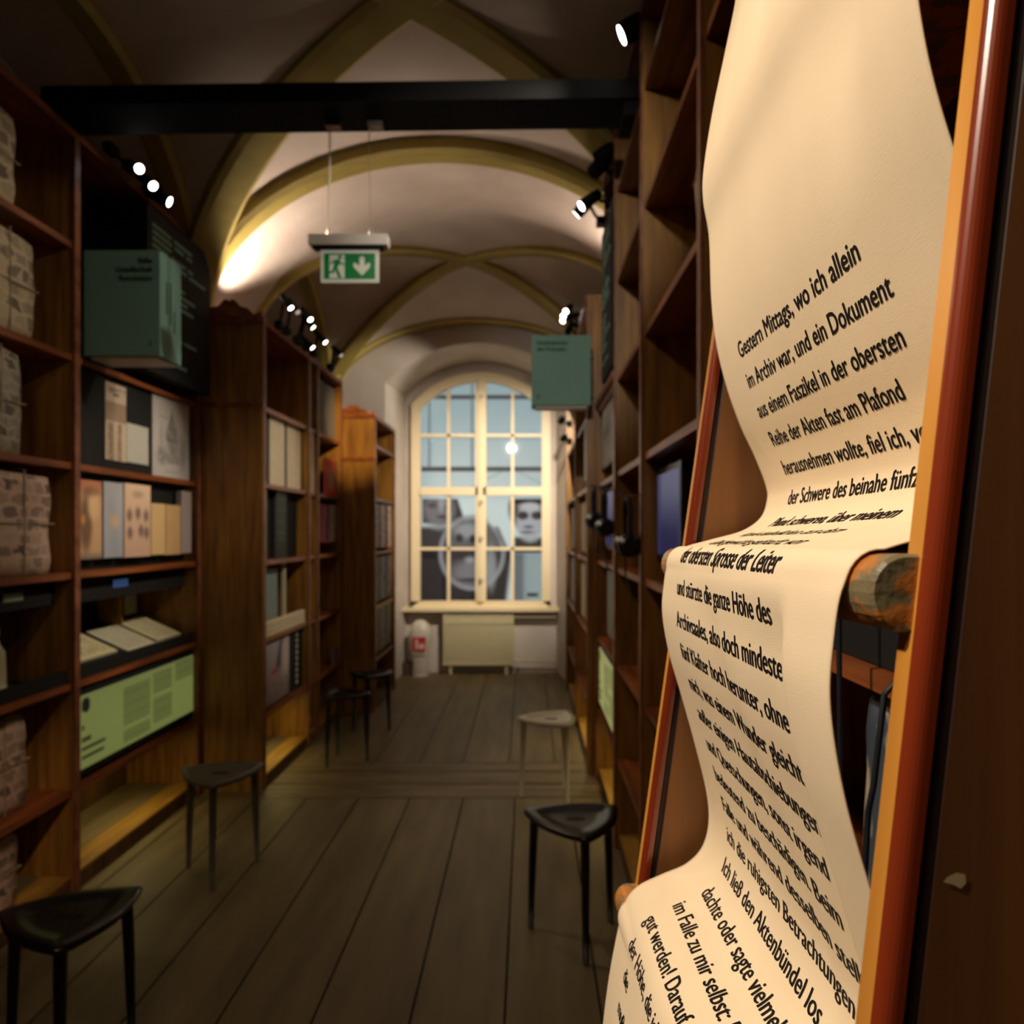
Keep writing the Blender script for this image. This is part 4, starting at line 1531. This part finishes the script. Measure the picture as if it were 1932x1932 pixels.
bx_ = -1.115
bg = MB()
pr = [(0, .075), (.03, .085), (.12, .078), (.24, .088), (.36, .115), (.46, .118), (.53, .095), (.57, .055), (.585, .012)]
nn = 20
vs, fs = [], []
for z, r in pr:
    for k in range(nn):
        a = 2 * math.pi * k / nn
        q = r * (1 + .08 * noise.noise(Vector((math.cos(a) * 2, math.sin(a) * 2, z * 7))))
        vs.append((bx_ + q * math.cos(a), 8.0 + q * math.sin(a) * .8, z))
for i in range(len(pr) - 1):
    for k in range(nn):
        fs.append((i * nn + k, i * nn + (k + 1) % nn, (i + 1) * nn + (k + 1) % nn, (i + 1) * nn + k))
fs += [tuple(range(nn)), tuple((len(pr) - 1) * nn + k for k in reversed(range(nn)))]
bag = thing('wrapped_extinguisher', 'white plastic wrapped fire extinguisher with a red label, standing left of the radiator', 'extinguisher', (bx_, 8.0, 0))
part('cover', vs, fs, plain('milky_plastic', lin(206, 200, 188), .35), bag, None, True)


def rlabel(u, v):
    c = lin(190, 44, 52)
    if abs(u - .3) < .1 and .15 < v < .85 or (abs(u - .68) < .2 and abs(v - .35) < .18):
        return lin(226, 190, 186)
    return c


sheet('red_label', (bx_ - .065, 7.9, .27), (1, 0, 0), (0, 0, 1), (0, -1, 0), .135, .145, .004, rlabel, bag, 16, 16)
box('neck_strap', bx_ - .07, bx_ + .07, 7.905, 7.91, .24, .25, M['white'], bag)
tag(box('door_wedge', -1.30, -1.21, 8.02, 8.14, 0, .13, plain('dark_brown_block', lin(80, 64, 50), .7)), 'small dark block on the floor between the wall and the wrapped extinguisher', 'block')

# ------------------------------------------------------------------ spotlights
def spot(label, lens, aim, mount, r=.032, L=.13, lit=True, group=None, beam=None, rings=True):
    lens, aim, mount = Vector(lens), Vector(aim), Vector(mount)
    d = (aim - lens).normalized()
    t = thing('spotlight', label, 'spotlight', tuple(mount), group)
    mb = MB()
    mb.tube([lens, lens + d * .004, lens - d * .02, lens - d * L * .6, lens - d * L], [r * .9, r, r, r, r * .8], 16)
    bo = mb.build('body', M['black'], t, True)
    mb = MB()
    mb.tube([lens + d * .0045, lens + d * .006], r * .82, 16)
    mb.build('lens', M['lens'] if lit else M['dimlens'], bo)
    mb = MB()
    mid = lens - d * L * .7
    mb.tube([mid, mid.lerp(mount, .5) + Vector((0, 0, -.01)), mount], .009, 8)
    mb.box(mount.x - .02, mount.x + .02, mount.y - .035, mount.y + .035, mount.z - .02, mount.z + .02)
    mb.build('bracket', M['black'], t)
    if beam:
        e, sz, col = beam
        lo = lamp('SPOT', tuple(lens + d * .02), tuple(aim), e, col, sz, .9, .03)
        lo.parent = t
        lo.location = lens + d * .02 - mount
    return t


g1 = 'spotlights on the tall left bookcase'
spot('lit black spotlight on the left bookcase, nearest the beam', at(262, 318, 3.46), (.5, 1.8, 1.8), (-1.84, 3.40, 3.19), r=.024, group=g1, beam=(62, 55, WARM))
spot('lit black spotlight on the left bookcase, middle of three', at(288, 350, 3.60), (.5, 2.6, 1.2), (-1.84, 3.56, 3.19), r=.025, group=g1, beam=(62, 55, WARM))
spot('lit black spotlight on the left bookcase, last of three before the carved end panel', at(318, 380, 3.78), (.3, 4.1, 2.2), (-1.84, 3.80, 3.19), r=.028, group=g1, beam=(30, 50, NEUT))
g2 = 'spotlights on the second left bookcase'
for i, (x, y, Y, lit, nm) in enumerate(((548, 580, 4.60, True, 'first'), (561, 588, 4.74, False, 'second'), (585, 602, 4.96, True, 'third'), (590, 617, 5.02, True, 'fourth'),
                                        (589, 655, 5.16, True, 'low hung fifth'), (613, 645, 5.34, True, 'sixth'), (643, 670, 5.80, False, 'last'))):
    p = at(x, y, Y)
    spot(nm + ' black spotlight along the top of the bookcase with the carved end panel', p, ((.1, 4.3, .9) if i < 3 else (.1, 5.4, 1.2)), (-1.50, Y + .05, 2.75), r=.019, L=.10, lit=lit, group=g2,
         beam=(22, 60, WARM) if i in (0, 2, 4, 5) else None)
spot('large lit black spotlight at the top of the right bookcase, nearest the ladder', (.355, 2.86, 3.35), (-1.7, 3.15, 2.3), (.44, 2.92, 3.40), r=.042, L=.11, beam=(55, 50, NEUT))
g3 = 'spotlights on the tall right bookcase'
spot('black spotlight turned away on the right bookcase, upper of a pair', at(1128, 300, 3.78), (-1.6, 5.2, 2.6), (.44, 3.78, 3.34), r=.04, L=.10, lit=False, group=g3)
spot('narrow beam black spotlight on the right bookcase, lower of a pair', at(1120, 325, 3.9), (-1.40, 6.38, 2.32), (.44, 3.9, 3.30), r=.04, L=.10, lit=False, group=g3, beam=(480, 17, (1, .70, .36)))
spot('lit black spotlight over the bracket on the right bookcase', at(1098, 388, 4.1), (-1.8, 3.75, 1.6), (.44, 4.15, 3.28), r=.032, L=.12, group=g3, beam=(170, 34, NEUT))
spot('lit black spotlight hanging lowest on the right bookcase', at(1089, 404, 4.17), (-1.5, 5.0, 1.6), (.40, 4.22, 3.20), r=.032, L=.12, group=g3, beam=(105, 40, NEUT))
g4 = 'spotlights on the bookcase by the niche'
for x, y, Y, nm, aim, bm_ in ((1068, 587, 5.7, 'topmost lit', (-1.0, 3.6, 1.3), (9, 50, WARM)), (1063, 596, 5.9, 'middle lit', (-1.0, 4.0, 1.2), (9, 50, WARM)),
                              (1062, 605, 6.1, 'lowest lit', (-1.1, 4.3, 1.1), (9, 50, WARM)), (1071, 627, 5.5, 'window facing', (-.5, 8.2, 1.7), (380, 62, (1, .85, .66))),
                              (1072, 600, 6.3, 'added wall facing', (-1.5, 7.4, 2.85), (120, 34, NEUT))):  # the wall facing one is added to brighten the end wall
    spot(nm + ' spotlight on the right bookcase above the teal hanging box', at(x, y, Y), aim, (.42, Y, 3.0), r=.024, L=.10, group=g4, beam=bm_)
for i, (x, y, nm) in enumerate(((1057, 797, 'upper'), (1061, 830, 'lower'))):  # lamp heads added to stand in for white glare on the niche jamb
    p = at(x, y, 7.2)
    spot(nm + ' lamp head added for white glare at the far end of the right bookcase', p, (-.5, 8.2, 1.4), (.40, 7.26, p.z), r=.03, L=.06, group='lamp heads added for glare beside the niche',
         beam=(5, 80, (1, .82, .6)))

# up-lights hidden behind the crestings, wash the vault
def uplight(label, loc, aim, e, sz):
    t = thing('uplight', label, 'uplight', loc)
    x, y, z = loc
    box('housing', x - .06, x + .06, y - .09, y + .09, z, z + .035, M['black'], t)
    box('lens', x - .045, x + .045, y - .07, y + .07, z + .035, z + .04, M['dimlens'], t)
    lo = lamp('SPOT', (0, 0, 0), None, e, (1, .80, .62), sz, .6, .05)
    lo.rotation_euler = (Vector(aim) - Vector(loc)).to_track_quat('-Z', 'Y').to_euler()
    lo.parent = t
    lo.location = (0, 0, .06)


uplight('uplight behind the carved crest of the second left bookcase', (-1.70, 4.60, 2.732), (-1.42, 4.66, 3.6), 44, 112)
uplight('uplight on top of the right bookcase by the niche', (.64, 4.80, 2.972), (.40, 4.50, 4), 24, 128)

# strip lights under the glowing text panels
for lab, loc in (('strip light under the glowing panel of the left bookcase', (-1.97, 3.8, .405)), ('strip light low in the bookcase with the carved end panel', (-1.62, 4.9, .405)),
                 ('strip light under the glowing panel of the right bookcase', (.52, 4.15, .405)), ('strip light low in the bookcase by the niche', (.47, 5.4, .405))):
    t = thing('strip_light', lab, 'strip light', loc)
    x, y, z = loc
    box('channel', x - .02, x + .02, y - .30, y + .30, z - .012, z - .002, M['black'], t)
    d = bpy.data.lights.new('strip', 'AREA')
    d.shape = 'RECTANGLE'
    d.size = .03
    d.size_y = .58
    d.energy = .9
    d.color = (1, .78, .30)
    lo = bpy.data.objects.new('strip', d)
    C.objects.link(lo)
    lo.parent = t
    lo.location = (0, 0, -.014)
